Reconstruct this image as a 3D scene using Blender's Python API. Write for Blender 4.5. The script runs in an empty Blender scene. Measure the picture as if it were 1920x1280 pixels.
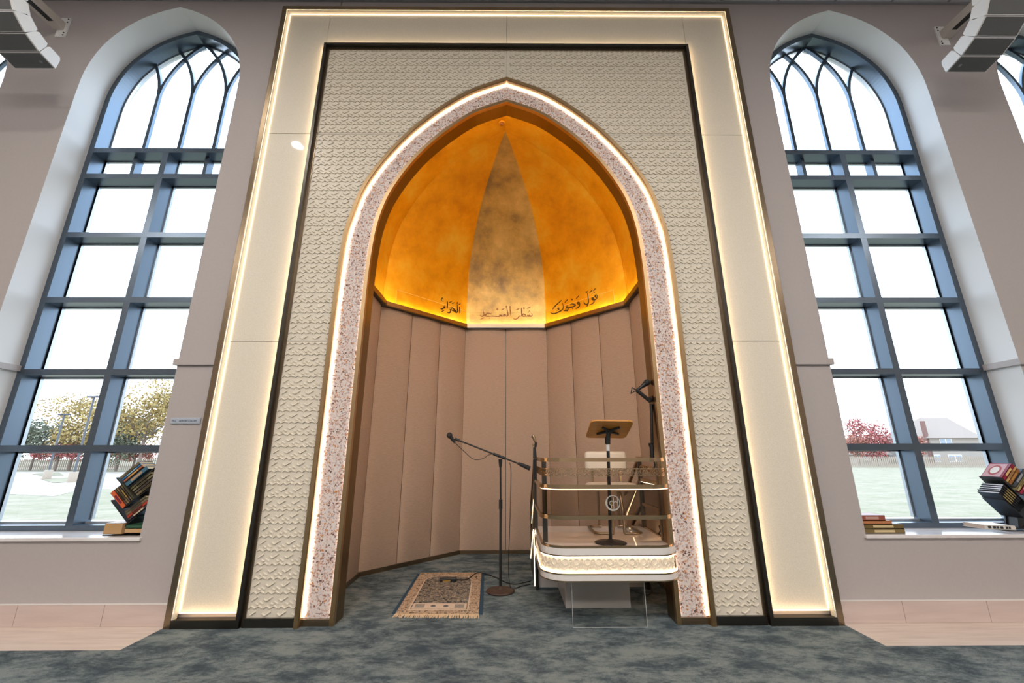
import bpy, bmesh, math, random
from mathutils import Vector, Matrix
random.seed(7)
S = bpy.context.scene
C = S.collection
PI = math.pi

# ------------------------------------------------------------------ camera
F, YAW, PITCH, ROLL = 765.0, 0.0069, 0.2654, -0.0022
CAM = Vector((0.0246, -3.1907, 1.15))
fwd = Vector((math.sin(YAW)*math.cos(PITCH), math.cos(YAW)*math.cos(PITCH), math.sin(PITCH)))
rt0 = Vector((math.cos(YAW), -math.sin(YAW), 0)); up0 = rt0.cross(fwd)
rt = rt0*math.cos(ROLL)+up0*math.sin(ROLL); upv = -rt0*math.sin(ROLL)+up0*math.cos(ROLL)
cd = bpy.data.cameras.new('camera'); cam = bpy.data.objects.new('camera', cd); C.objects.link(cam)
cd.sensor_width = 36; cd.lens = F/1920*36; cd.clip_start = 0.05; cd.clip_end = 500
m = Matrix((rt, upv, -fwd)).transposed().to_4x4(); m.translation = CAM; cam.matrix_world = m
S.camera = cam

def ray(px, py): return fwd + rt*((px-960)/F) + upv*((640-py)/F)
def at(px, py, Y):                       # measured point of the photograph on the plane y = Y
    d = ray(px, py); return CAM + d*((Y-CAM.y)/d.y)
def atz(px, py, Z):
    d = ray(px, py); return CAM + d*((Z-CAM.z)/d.z)
def atplane(px, py, p0, n):
    d = ray(px, py); return CAM + d*((p0-CAM).dot(n)/d.dot(n))

# ------------------------------------------------------------------ materials
def lin(c):
    return tuple(((v/255)/12.92 if v <= 10 else (((v/255)+.055)/1.055)**2.4) for v in c)
def mat(name, col, rough=.5, metal=0., spec=.5, coat=0., coatr=.05, emis=None, es=0.):
    m = bpy.data.materials.new(name); m.use_nodes = True
    b = m.node_tree.nodes['Principled BSDF']
    b.inputs['Base Color'].default_value = (*col, 1)
    b.inputs['Roughness'].default_value = rough; b.inputs['Metallic'].default_value = metal
    b.inputs['Specular IOR Level'].default_value = spec
    b.inputs['Coat Weight'].default_value = coat; b.inputs['Coat Roughness'].default_value = coatr
    if emis:
        b.inputs['Emission Color'].default_value = (*emis, 1); b.inputs['Emission Strength'].default_value = es
    return m
def N(m, t, **kw):
    n = m.node_tree.nodes.new(t)
    for k, v in kw.items():
        if k.startswith('i_'): n.inputs[k[2:].replace('_', ' ')].default_value = v
        else: setattr(n, k, v)
    return n
def L(m, a, ao, b, bi): m.node_tree.links.new(a.outputs[ao], b.inputs[bi])
def coords(m, scale=(1,1,1), rot=(0,0,0)):
    tc = N(m, 'ShaderNodeTexCoord'); mp = N(m, 'ShaderNodeMapping')
    mp.inputs['Scale'].default_value = scale; mp.inputs['Rotation'].default_value = rot
    L(m, tc, 'Object', mp, 'Vector'); return mp
def ramp(m, stops):
    r = N(m, 'ShaderNodeValToRGB'); e = r.color_ramp.elements
    e[0].position, e[0].color = stops[0][0], (*stops[0][1], 1)
    e[1].position, e[1].color = stops[-1][0], (*stops[-1][1], 1)
    for p, c in stops[1:-1]:
        x = e.new(p); x.color = (*c, 1)
    return r
def noisecol(m, stops, scale, nscale=1., detail=4, rough=.6, dist=0., bump=0., rot=(0,0,0), bd=.01):
    b = m.node_tree.nodes['Principled BSDF']
    mp = coords(m, scale, rot); n = N(m, 'ShaderNodeTexNoise')
    n.inputs['Scale'].default_value = nscale; n.inputs['Detail'].default_value = detail
    n.inputs['Roughness'].default_value = rough; n.inputs['Distortion'].default_value = dist
    L(m, mp, 'Vector', n, 'Vector'); r = ramp(m, stops); L(m, n, 'Fac', r, 'Fac'); L(m, r, 'Color', b, 'Base Color')
    if bump:
        bp = N(m, 'ShaderNodeBump'); bp.inputs['Strength'].default_value = bump; bp.inputs['Distance'].default_value = bd
        L(m, n, 'Fac', bp, 'Height'); L(m, bp, 'Normal', b, 'Normal')
    return n

M = {}
M['wall'] = mat('wall_paint', (.46,.405,.385), .6); noisecol(M['wall'], [(.3,(.455,.408,.396)),(.7,(.475,.428,.416))], (1,1,1), 60, bump=.05, bd=.002)
M['jamb'] = mat('jamb_paint', (.80,.80,.80), .5)
M['ceiling'] = mat('ceiling_tile', (.60,.60,.64), .9)
M['grid'] = mat('ceiling_grid', (.3,.3,.32), .5)
M['hall'] = mat('hall_paint', (.52,.47,.44), .8)
M['sill'] = mat('sill_stone', (.80,.76,.74), .15); noisecol(M['sill'], [(.3,(.72,.66,.64)),(.7,(.84,.81,.80))], (1,3,1), 3)
M['frame'] = mat('window_metal', (.13,.168,.215), .30, .8)
M['frame_front'] = M['frame']
M['gasket'] = mat('glazing_bead', (.5,.55,.6), .3, .6)
M['ext'] = mat('exterior_brick_reveal', (.62,.60,.58), .9)
M['bronze'] = mat('brushed_bronze', (.34,.25,.16), .30, 1.); 
noisecol(M['bronze'], [(.3,(.30,.225,.145)),(.7,(.37,.28,.19))], (1,1,40), 8, bump=.03, bd=.001)
M['gilt'] = mat('gilt_bronze', (.54,.37,.20), .32, 1.)
M['rail'] = mat('polished_bronze_rail', (.52,.37,.22), .22, 1.)
M['dbronze'] = mat('dark_bronze', (.10,.094,.085), .35, 1.)
M['gold'] = mat('gold_leaf', (.9,.5,.06), .36, .9)
def goldmat(name, stops, rough):
    m_ = mat(name, (.9,.5,.06), rough, .30)
    b = m_.node_tree.nodes['Principled BSDF']
    mp = coords(m_, (1,1,1)); n = N(m_, 'ShaderNodeTexNoise'); n.inputs['Scale'].default_value = 2.2; n.inputs['Detail'].default_value = 12; n.inputs['Roughness'].default_value = .66
    L(m_, mp, 'Vector', n, 'Vector'); r = ramp(m_, stops); L(m_, n, 'Fac', r, 'Fac'); L(m_, r, 'Color', b, 'Base Color')
    n2 = N(m_, 'ShaderNodeTexNoise'); n2.inputs['Scale'].default_value = 14; n2.inputs['Detail'].default_value = 10
    L(m_, mp, 'Vector', n2, 'Vector'); mr = N(m_, 'ShaderNodeMapRange'); mr.inputs['To Min'].default_value = rough-.1; mr.inputs['To Max'].default_value = rough+.12
    L(m_, n2, 'Fac', mr, 'Value'); L(m_, mr, 'Result', b, 'Roughness')
    bp = N(m_, 'ShaderNodeBump'); bp.inputs['Strength'].default_value = .12; bp.inputs['Distance'].default_value = .01
    L(m_, n2, 'Fac', bp, 'Height'); L(m_, bp, 'Normal', b, 'Normal')
    return m_
M['gold'] = goldmat('gold_leaf', [(.32,(.74,.31,.004)),(.5,(.94,.44,.008)),(.68,(1.,.64,.06))], .42)
M['gold_pale'] = goldmat('gold_leaf_room_reflection', [(.33,(.30,.20,.085)),(.5,(.66,.42,.12)),(.68,(.92,.64,.22))], .34)  # same gold leaf, with the room's greyish reflection painted into its colour
# glossy cream panels with a fine grain
M['cream'] = mat('cream_glass_panel', (.74,.66,.53), .45, 0, .5, .6, .03)
def fine(m_, c0, c1, sc, bump):
    b = m_.node_tree.nodes['Principled BSDF']
    mp = coords(m_); n = N(m_, 'ShaderNodeTexNoise'); n.inputs['Scale'].default_value = sc; n.inputs['Detail'].default_value = 3
    L(m_, mp, 'Vector', n, 'Vector'); r = ramp(m_, [(.38,c0),(.62,c1)]); L(m_, n, 'Fac', r, 'Fac'); L(m_, r, 'Color', b, 'Base Color')
    bp = N(m_, 'ShaderNodeBump'); bp.inputs['Strength'].default_value = bump; bp.inputs['Distance'].default_value = .003
    L(m_, n, 'Fac', bp, 'Height'); L(m_, bp, 'Normal', b, 'Normal')
fine(M['cream'], (.72,.65,.53), (.84,.78,.66), 230, .3)
M['relief'] = mat('cream_relief_panel', (.77,.70,.58), .33, 0, .5, .45, .05)
# flaked translucent band
fl = M['flake'] = mat('flake_resin', (.8,.75,.72), .2, 0, .5, .5, .05)
b = fl.node_tree.nodes['Principled BSDF']
mp = coords(fl); nz = N(fl, 'ShaderNodeTexNoise'); nz.inputs['Scale'].default_value = 55; nz.inputs['Detail'].default_value = 4
L(fl, mp, 'Vector', nz, 'Vector')
mx = N(fl, 'ShaderNodeMixRGB'); mx.inputs['Fac'].default_value = .032
L(fl, mp, 'Vector', mx, 'Color1'); L(fl, nz, 'Color', mx, 'Color2')
vo = N(fl, 'ShaderNodeTexVoronoi'); vo.inputs['Scale'].default_value = 76; L(fl, mx, 'Color', vo, 'Vector')
sep = N(fl, 'ShaderNodeSeparateColor'); L(fl, vo, 'Color', sep, 'Color')
pal = ramp(fl, [(0,(.70,.58,.54)),(.24,(.66,.60,.60)),(.27,(.62,.40,.32)),(.52,(.74,.60,.55)),(.56,(.36,.19,.14)),(.68,(.42,.22,.16)),(.71,(.58,.25,.09)),(.80,(.17,.09,.075)),(.87,(.46,.38,.37)),(1,(.70,.64,.62))])
pal.color_ramp.interpolation = 'CONSTANT'; L(fl, sep, 'Red', pal, 'Fac')
n3 = N(fl, 'ShaderNodeTexNoise'); n3.inputs['Scale'].default_value = 90; n3.inputs['Detail'].default_value = 3; L(fl, mp, 'Vector', n3, 'Vector')
r3 = ramp(fl, [(.48,(1,1,1)),(.58,(0,0,0))]); L(fl, vo, 'Distance', r3, 'Fac')
mxx = N(fl, 'ShaderNodeMixRGB'); L(fl, r3, 'Color', mxx, 'Fac'); mxx.inputs['Color1'].default_value = (.77,.68,.64,1); L(fl, pal, 'Color', mxx, 'Color2')
L(fl, mxx, 'Color', b, 'Base Color')
# upholstery
fb = M['fabric'] = mat('linen_upholstery', (.36,.26,.21), .85, 0, .3)
b = fb.node_tree.nodes['Principled BSDF']
mp = coords(fb, (25,25,420)); n = N(fb, 'ShaderNodeTexNoise'); n.inputs['Scale'].default_value = 1; n.inputs['Detail'].default_value = 4; L(fb, mp, 'Vector', n, 'Vector')
r = ramp(fb, [(.3,(.49,.355,.265)),(.7,(.62,.465,.36))]); L(fb, n, 'Fac', r, 'Fac'); L(fb, r, 'Color', b, 'Base Color')
bp = N(fb, 'ShaderNodeBump'); bp.inputs['Strength'].default_value = .12; bp.inputs['Distance'].default_value = .002; L(fb, n, 'Fac', bp, 'Height'); L(fb, bp, 'Normal', b, 'Normal')
# carpet
cp = M['carpet'] = mat('plush_carpet', (.1,.13,.14), .95, 0, .2)
b = cp.node_tree.nodes['Principled BSDF']
mp = coords(cp, (1.5,2.7,1), (0,0,.5)); n = N(cp, 'ShaderNodeTexNoise'); n.inputs['Scale'].default_value = 1.9; n.inputs['Detail'].default_value = 9; n.inputs['Roughness'].default_value = .80; n.inputs['Distortion'].default_value = .18
L(cp, mp, 'Vector', n, 'Vector')
r = ramp(cp, [(.38,(.012,.017,.022)),(.445,(.042,.055,.060)),(.50,(.125,.148,.144)),(.58,(.25,.275,.255))]); L(cp, n, 'Fac', r, 'Fac')
mp2 = coords(cp); n2 = N(cp, 'ShaderNodeTexNoise'); n2.inputs['Scale'].default_value = 260; n2.inputs['Detail'].default_value = 2; L(cp, mp2, 'Vector', n2, 'Vector')
mm = N(cp, 'ShaderNodeMixRGB', blend_type='MULTIPLY'); mm.inputs['Fac'].default_value = .55; L(cp, r, 'Color', mm, 'Color1')
r2 = ramp(cp, [(.35,(.35,.35,.35)),(.65,(1.35,1.35,1.35))]); L(cp, n2, 'Fac', r2, 'Fac'); L(cp, r2, 'Color', mm, 'Color2'); L(cp, mm, 'Color', b, 'Base Color')
bp = N(cp, 'ShaderNodeBump'); bp.inputs['Strength'].default_value = .8; bp.inputs['Distance'].default_value = .012; L(cp, n2, 'Fac', bp, 'Height'); L(cp, bp, 'Normal', b, 'Normal')
b.inputs['Sheen Weight'].default_value = .3; b.inputs['Sheen Tint'].default_value = (.5,.65,.75,1)
# porcelain wood-look tile
M['tile'] = mat('pale_wood_tile', (.72,.60,.53), .28); noisecol(M['tile'], [(.3,(.60,.49,.42)),(.5,(.72,.60,.52)),(.7,(.78,.67,.59))], (1.2,14,8), 2, bump=.02)
M['base_tile'] = mat('baseboard_tile', (.60,.48,.43), .35); noisecol(M['base_tile'], [(.3,(.55,.44,.40)),(.7,(.64,.52,.47))], (1,8,10), 2)
M['white'] = mat('white_lacquer', (.80,.76,.73), .12, 0, .5, .5, .03)
M['marble'] = mat('polished_platform_floor', (.78,.66,.56), .08, 0, .5, .5, .03)
M['glassy'] = None
def glass(name, tint, fac, rough=0.):
    g = bpy.data.materials.new(name); g.use_nodes = True; nt = g.node_tree; nt.nodes.clear()
    o = nt.nodes.new('ShaderNodeOutputMaterial'); mixn = nt.nodes.new('ShaderNodeMixShader'); t = nt.nodes.new('ShaderNodeBsdfTransparent'); gl = nt.nodes.new('ShaderNodeBsdfGlossy')
    lw = nt.nodes.new('ShaderNodeLayerWeight'); lw.inputs['Blend'].default_value = .5
    pw = nt.nodes.new('ShaderNodeMath'); pw.operation = 'POWER'; pw.inputs[1].default_value = 4.5; fr = nt.nodes.new('ShaderNodeMath'); fr.operation = 'MULTIPLY_ADD'; fr.inputs[1].default_value = .8; fr.inputs[2].default_value = ((fac-1)/(fac+1))**2
    nt.links.new(lw.outputs['Facing'], pw.inputs[0]); nt.links.new(pw.outputs[0], fr.inputs[0])
    t.inputs['Color'].default_value = (*tint, 1); gl.inputs['Roughness'].default_value = rough
    nt.links.new(fr.outputs[0], mixn.inputs[0]); nt.links.new(t.outputs[0], mixn.inputs[1]); nt.links.new(gl.outputs[0], mixn.inputs[2]); nt.links.new(mixn.outputs[0], o.inputs['Surface'])
    return g
M['pane'] = glass('window_glass', (.97,.99,1.), 1.35)
M['clear'] = glass('clear_acrylic', (.97,.97,.96), 1.45)
M['smoke'] = glass('bronze_tinted_acrylic', (.80,.74,.66), 1.5)
M['acryl_edge'] = mat('acrylic_edge', (.75,.78,.80), .15, .3)
M['led'] = mat('warm_led', (1,1,1), .5, emis=(1,.74,.45), es=5)
M['led_frame'] = mat('frame_led', (1,1,1), .5, emis=(1,.78,.52), es=2.6)
M['led_arch'] = mat('arch_led', (1,1,1), .5, emis=(1,.80,.62), es=7.5)
M['led_cove'] = mat('cove_led', (1,1,1), .5, emis=(1,.76,.46), es=130)
M['led_band'] = mat('band_led', (1,1,1), .5, emis=(1,.76,.48), es=14)
M['niche_fill'] = mat('niche_fill_glow', (1,1,1), .5, emis=(1,.74,.48), es=30)
M['vault_fill'] = mat('vault_fill_glow', (1,1,1), .5, emis=(1,.74,.42), es=34)
M['lamp'] = mat('downlight_lens', (1,1,1), .5, emis=(1,.93,.84), es=620)
M['black'] = mat('black_metal', (.012,.012,.013), .4, 0, .5)
M['blackm'] = mat('black_mesh', (.02,.02,.022), .7)
M['chrome'] = mat('polished_metal', (.7,.7,.7), .2, 1)
M['leather'] = mat('ivory_leather', (.74,.66,.55), .45)
M['wood'] = mat('oak_veneer', (.55,.26,.07), .4); noisecol(M['wood'], [(.3,(.50,.19,.025)),(.7,(.72,.33,.06))], (3,30,3), 2)
M['cbase'] = mat('cast_base_brown', (.06,.035,.028), .45)
M['plastic'] = mat('white_plastic', (.75,.72,.68), .4)
M['ivory'] = mat('speaker_paint', (.86,.85,.84), .45)
M['grille'] = mat('grey_grille', (.14,.145,.145), .6, .2)
M['ink'] = mat('dark_brown_lettering', (.05,.022,.01), .35)
M['etch'] = mat('frosted_etching', (.45,.44,.40), .6)
M['silver'] = mat('silver_plate', (.55,.58,.62), .35, .4)
M['fringe'] = mat('rug_fringe', (.72,.55,.36), .9)
# prayer rug field: speckled arabesque
rg = M['rug'] = mat('rug_pile', (.4,.3,.2), .95, 0, .2)
def rugmat(m_, pals, sc):
    b = m_.node_tree.nodes['Principled BSDF']; mp = coords(m_)
    n = N(m_, 'ShaderNodeTexNoise'); n.inputs['Scale'].default_value = sc; n.inputs['Detail'].default_value = 2; n.inputs['Distortion'].default_value = 1.5
    L(m_, mp, 'Vector', n, 'Vector'); r = ramp(m_, pals); L(m_, n, 'Fac', r, 'Fac'); L(m_, r, 'Color', b, 'Base Color')
M['rug_field'] = mat('rug_field', (.2,.2,.2), .95, 0, .2); rugmat(M['rug_field'], [(.36,(.03,.035,.05)),(.46,(.13,.12,.12)),(.50,(.35,.26,.14)),(.56,(.16,.16,.17)),(.64,(.45,.36,.26))], 38)
M['rug_border'] = mat('rug_border', (.2,.2,.2), .95, 0, .2); rugmat(M['rug_border'], [(.40,(.10,.07,.06)),(.46,(.50,.36,.24)),(.58,(.62,.46,.32)),(.66,(.22,.13,.09))], 45)
M['rug_cream'] = mat('rug_cream', (.66,.52,.40), .95, 0, .2)
M['rug_blue'] = mat('rug_edge_blue', (.035,.07,.11), .95, 0, .2)
M['grass'] = mat('lawn', (.2,.25,.1), .95); noisecol(M['grass'], [(.34,(.125,.135,.06)),(.48,(.20,.168,.100)),(.64,(.27,.222,.155))], (.5,.8,1), 1.1, 10, .82)
M['concrete'] = mat('pale_concrete', (.36,.29,.235), .8)
M['fencew'] = mat('fence_timber', (.30,.235,.18), .9)
M['siding'] = mat('house_siding', (.28,.235,.20), .8)
M['roof'] = mat('roof_shingle', (.24,.185,.15), .9)
M['brickc'] = mat('chimney_brick', (.17,.09,.075), .9)
M['hwin'] = mat('house_window', (.22,.26,.32), .3)
def plain(name, rgb, rough=.6): 
    k = 'c_'+name
    if k not in M: M[k] = mat(name, lin(rgb), rough)
    return M[k]

# ------------------------------------------------------------------ mesh builder
class MB:
    def __init__(s): s.v = []; s.f = []; s.sm = []
    def add(s, vs, fs, smooth=False):
        o = len(s.v); s.v += [tuple(v) for v in vs]; s.f += [tuple(i+o for i in f) for f in fs]; s.sm += [smooth]*len(fs); return s
    def box(s, x0, x1, y0, y1, z0, z1):
        vs = [(x,y,z) for x in (x0,x1) for y in (y0,y1) for z in (z0,z1)]
        return s.add(vs, [(0,1,3,2),(4,6,7,5),(0,4,5,1),(2,3,7,6),(0,2,6,4),(1,5,7,3)])
    def obox(s, o, a, b_, c):             # corner o and three edge vectors
        o, a, b_, c = map(Vector, (o,a,b_,c))
        vs = [o+a*i+b_*j+c*k for i in (0,1) for j in (0,1) for k in (0,1)]
        return s.add(vs, [(0,1,3,2),(4,6,7,5),(0,4,5,1),(2,3,7,6),(0,2,6,4),(1,5,7,3)])
    def tube(s, pts, r, n=8, caps=True, smooth=True):
        pts = [Vector(p) for p in pts]; rs = r if isinstance(r, (list,tuple)) else [r]*len(pts)
        rings = []; prev = None
        for i, p in enumerate(pts):
            t = (pts[min(i+1,len(pts)-1)]-pts[max(i-1,0)]).normalized()
            if prev is None:
                a = Vector((0,0,1)) if abs(t.z) < .9 else Vector((1,0,0)); u = t.cross(a).normalized()
            else: u = (prev - t*prev.dot(t)).normalized()
            prev = u; w = t.cross(u)
            rings.append([p+(u*math.cos(2*PI*k/n)+w*math.sin(2*PI*k/n))*rs[i] for k in range(n)])
        vs = [v for R_ in rings for v in R_]; fs = []
        for i in range(len(pts)-1):
            for k in range(n): fs.append((i*n+k, i*n+(k+1)%n, (i+1)*n+(k+1)%n, (i+1)*n+k))
        s.add(vs, fs, smooth)
        if caps:
            s.add(rings[0], [tuple(range(n-1,-1,-1))]); s.add(rings[-1], [tuple(range(n))])
        return s
    def lathe(s, prof, c, n=24, smooth=True, ax='z'):
        vs = []; c = Vector(c)
        for r_, h in prof:
            for k in range(n):
                a = 2*PI*k/n
                if ax == 'z': vs.append(c+Vector((r_*math.cos(a), r_*math.sin(a), h)))
                else: vs.append(c+Vector((r_*math.cos(a), h, r_*math.sin(a))))
        fs = []
        for i in range(len(prof)-1):
            for k in range(n): fs.append((i*n+k, i*n+(k+1)%n, (i+1)*n+(k+1)%n, (i+1)*n+k))
        s.add(vs, fs, smooth); return s
    def prism(s, poly, vec):              # closed polygon of 3-D points, extruded by vec
        n = len(poly); P_ = [Vector(p) for p in poly]; v = Vector(vec)
        fs = [tuple(range(n)), tuple(range(2*n-1, n-1, -1))] + [(i, (i+1)%n, n+(i+1)%n, n+i)[::-1] for i in range(n)]
        return s.add(P_+[p+v for p in P_], fs)
    def band(s, A, B, y0, y1, closed=False):   # solid strip between two polylines given as (x, z)
        n = len(A)
        vs = [(a[0],y0,a[1]) for a in A]+[(b_[0],y0,b_[1]) for b_ in B]+[(a[0],y1,a[1]) for a in A]+[(b_[0],y1,b_[1]) for b_ in B]
        fs = []
        for i in range(n if closed else n-1):
            j = (i+1) % n
            fs += [(i,j,n+j,n+i), (2*n+i,3*n+i,3*n+j,2*n+j), (i,2*n+i,2*n+j,j), (n+i,n+j,3*n+j,3*n+i)]
        if not closed: fs += [(0,n,3*n,2*n), (n-1,3*n-1,4*n-1,2*n-1)]
        return s.add(vs, fs)
    def sheet(s, rows, smooth=False):     # grid of points
        n = len(rows[0]); vs = [p for r_ in rows for p in r_]
        return s.add(vs, [(i*n+j, i*n+j+1, (i+1)*n+j+1, (i+1)*n+j) for i in range(len(rows)-1) for j in range(n-1)], smooth)
    def build(s, name, m_, parent=None, bevel=0., seg=2, fix=True):
        me = bpy.data.meshes.new(name); me.from_pydata(s.v, [], s.f); me.materials.append(m_)
        me.polygons.foreach_set('use_smooth', s.sm)
        if fix:
            bm = bmesh.new(); bm.from_mesh(me); bmesh.ops.recalc_face_normals(bm, faces=bm.faces); bm.to_mesh(me); bm.free()
        o = bpy.data.objects.new(name, me); C.objects.link(o)
        if parent is not None:
            o.parent = parent; o.matrix_parent_inverse = Matrix.Translation(parent.location).inverted() if parent.type == 'EMPTY' or parent.location.length else Matrix()
        if bevel:
            mo = o.modifiers.new('bevel', 'BEVEL'); mo.width = bevel; mo.segments = seg; mo.limit_method = 'ANGLE'
        return o
def tag(o, label, cat, group=None):
    o['label'] = label; o['category'] = cat
    if group: o['group'] = group
    return o
def thing(name, label, cat, loc=(0,0,0), group=None):
    o = bpy.data.objects.new(name, None); C.objects.link(o); o.location = loc; o.empty_display_size = .1
    return tag(o, label, cat, group)
def struct(o): o['kind'] = 'structure'; return o
def sroot(name, loc=(0,0,0)):
    o = bpy.data.objects.new(name, None); C.objects.link(o); o.location = loc; o['kind'] = 'structure'; return o
def one(mb, name, m_, label, cat, group=None, **kw): return tag(mb.build(name, m_, **kw), label, cat, group)
def interp(tab, x):
    if x <= tab[0][0]: return tab[0][1]
    for (a, b0), (c, d) in zip(tab, tab[1:]):
        if x <= c: return b0+(d-b0)*(x-a)/(c-a)
    return tab[-1][1]
def catmull(pts, k=6):
    out = []
    P_ = [Vector(p) for p in pts]; P_ = [P_[0]*2-P_[1]]+P_+[P_[-1]*2-P_[-2]]
    for i in range(1, len(P_)-2):
        a, b_, c, d = P_[i-1:i+3]
        for j in range(k):
            t = j/k
            out.append(.5*((2*b_)+(c-a)*t+(2*a-5*b_+4*c-d)*t*t+(-a+3*b_-3*c+d)*t**3))
    out.append(P_[-2]); return out

WY = 0.06      # plane of the painted wall
ZC = 5.79      # ceiling height

# ------------------------------------------------------------------ arch curves
def half(pts, k=5):                       # (x, z) from the springing to the apex
    return [(p[0], p[1]) for p in catmull([Vector((x, z)) for x, z in pts], k)]
def full(h, cx=0., z0=0.):               # polyline left foot -> apex -> right foot
    Lh = [(-h[0][0]+cx, z0)]+[(-x+cx, z) for x, z in h]
    Rh = [(x+cx, z) for x, z in h[::-1][1:]]+[(h[0][0]+cx, z0)]
    return Lh+Rh
def offset_in(poly, d):                   # move a pointed arch polyline sideways; feet stay level, apex stays centred
    out = []; n = len(poly)
    for i, p in enumerate(poly):
        a = Vector(poly[max(i-1,0)]); b_ = Vector(poly[min(i+1,n-1)]); t = (b_-a).normalized(); nn = Vector((t.y, -t.x))
        if i in (0, n-1): t = Vector((0,1)) if i == 0 else Vector((0,-1)); nn = Vector((t.y, -t.x))
        if i == n//2:
            a = (Vector(poly[i])-Vector(poly[i-1])).normalized(); na = Vector((a.y, -a.x)); out.append((p[0], p[1]-d/max(.3, abs(na.y)))); continue
        out.append((p[0]+nn.x*d, p[1]+nn.y*d))
    return out
h_out = half([(1.443,2.2),(1.438,2.6),(1.42,2.98),(1.379,3.20),(1.31,3.455),(1.195,3.69),(1.032,3.935),(.844,4.16),(.60,4.385),(.34,4.565),(0,4.712)])
h_open = half([(1.185,2.2),(1.183,2.55),(1.172,2.85),(1.145,3.12),(1.085,3.36),(1.0,3.55),(.885,3.745),(.735,3.94),(.54,4.135),(.30,4.32),(0,4.447)])
A_out = full(h_out); A_open = full(h_open)

# ------------------------------------------------------------------ room shell
W_H = half([(.785,4.55),(.776,4.80),(.735,5.0),(.66,5.19),(.545,5.355),(.38,5.51),(.19,5.62),(0,5.69)])
WIN = [-5.77, -3.445, 3.43, 5.755]
SILL = .56
def arch_pts(c, h, z0): return full(h, c, z0)
def wall_with_holes(name, x0, x1, holes, y0, y1, ztop, zbot, m_front, m_jamb):
    xs = [x0]+[(a+b_)/2 for a, b_ in zip([h[0] for h in holes], [h[0] for h in holes][1:])]+[x1]
    mb = MB(); jb = MB()
    for (c, h, z0), a, b_ in zip(holes, xs, xs[1:]):
        ap = arch_pts(c, h, z0); mid = len(ap)//2
        for yy in (y0, y1):
            mb.add([(x,yy,z) for x, z in [(a,zbot),(c,zbot),(c,z0)]+ap[:mid+1]+[(c,ztop),(a,ztop)]], [tuple(range(3+mid+1+2))])
            mb.add([(x,yy,z) for x, z in [(b_,zbot),(c,zbot),(c,z0)]+ap[mid:][::-1]+[(c,ztop),(b_,ztop)]], [tuple(range(3+len(ap)-mid+2))])
        n = len(ap)
        jb.add([(x,y0,z) for x, z in ap]+[(x,y1,z) for x, z in ap], [(i,i+1,n+i+1,n+i) for i in range(n-1)]+[(n-1,0,n,2*n-1)])
    o = mb.build(name, m_front, fix=False); struct(o)
    return o, jb
for nm_, xa_, xb_, hs_ in (('wall_front_left',-9,-1.75,WIN[:2]), ('wall_front_right',1.75,9,WIN[2:])):
    wo, jb = wall_with_holes(nm_, xa_, xb_, [(c_,W_H,SILL) for c_ in hs_], WY, .53, ZC+.25, -1.3, M['wall'], M['jamb'])
    jb.build('window_reveal', M['jamb'], wo, fix=False)
h_hole = [(x+.012 if x > 0 else 0, z+.02) for x, z in h_open]
wo, jb = wall_with_holes('wall_front', -1.76, 1.76, [(0,h_hole,-.02)], WY, .19, ZC+.25, -1.3, M['wall'], M['jamb'])
for nm, a in (('wall_left',(-9.1,-9,-13,.62,-1.3,ZC+.2)), ('wall_right',(9,9.1,-13,.62,-1.3,ZC+.2)), ('wall_back',(-9.1,9.1,-13.1,-13,-1.3,ZC+.2))):
    struct(MB().box(*a).build(nm, M['hall']))
ce = struct(MB().box(-9.1,9.1,-13.1,.53,ZC,ZC+.2).build('ceiling', M['ceiling']))
g = MB()
x = -8.7
while x < 9: g.box(x-.012,x+.012,-13,WY,ZC-.006,ZC); x += .61
y = WY-.30
while y > -13: g.box(-9,9,y-.012,y+.012,ZC-.006,ZC); y -= .61
g.box(-9,9,WY-.022,WY,ZC-.02,ZC)
g.build('ceiling_grid', M['grid'], ce)
# floor: carpet over the hall, tile strip along the wall
struct(MB().add([(-9,-13,0),(9,-13,0),(9,-.30,0),(2.335,-.30,0),(2.335,.05,0),(1.44,.05,0),(1.44,2.2,0),(-1.5,2.2,0),(-1.5,.05,0),(-2.335,.05,0),(-2.335,-.30,0),(-9,-.30,0)], [tuple(range(12))]).build('floor', M['carpet'], fix=False))
fe = MB()
for s in (-1,1):
    xs = [2.335]
    j = -.004
    fe.box(*( (-9,-2.337) if s < 0 else (2.337,9) ), -.298, WY, -.04, -.001)
ft = struct(fe.build('floor_tile', M['tile'])); ft.name = 'floor_tiles'
for s, nm in ((-1,'baseboard_left'), (1,'baseboard_right')):
    r_ = sroot(nm)
    x = 2.33; k = 0
    w0 = [ .465, .60, .60][0]
    while x < 8.9:
        x2 = x+(.46 if k == 0 else .60)
        a, b_ = sorted((s*(x+.0015), s*(x2-.0015)))
        MB().box(a, b_, WY-.012, WY, 0, .133).build('baseboard_tile', M['base_tile'], r_); x = x2; k += 1
    a, b_ = sorted((s*2.33, s*9)); MB().box(a, b_, WY-.014, WY, .133, .139).build('metal_edge', M['plastic'], r_)
# moulding round the piers, turning into each reveal
def trim(nm, xa, xb, wrapl, wrapr):
    mb = MB(); z0, z1 = 1.835, 1.885
    mb.box(xa-(.022 if wrapl else 0), xb+(.022 if wrapr else 0), WY-.022, WY, z0, z1)
    if wrapl: mb.box(xa-.022, xa, WY-.0, .315, z0, z1)
    if wrapr: mb.box(xb, xb+.022, WY-.0, .315, z0, z1)
    struct(mb.build(nm, M['wall']))
trim('trim_1', -2.66, -2.325, True, False); trim('trim_2', 2.325, 2.645, False, True)
trim('trim_3', -4.985, -4.23, True, True); trim('trim_4', 4.215, 4.97, True, True)

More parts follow.
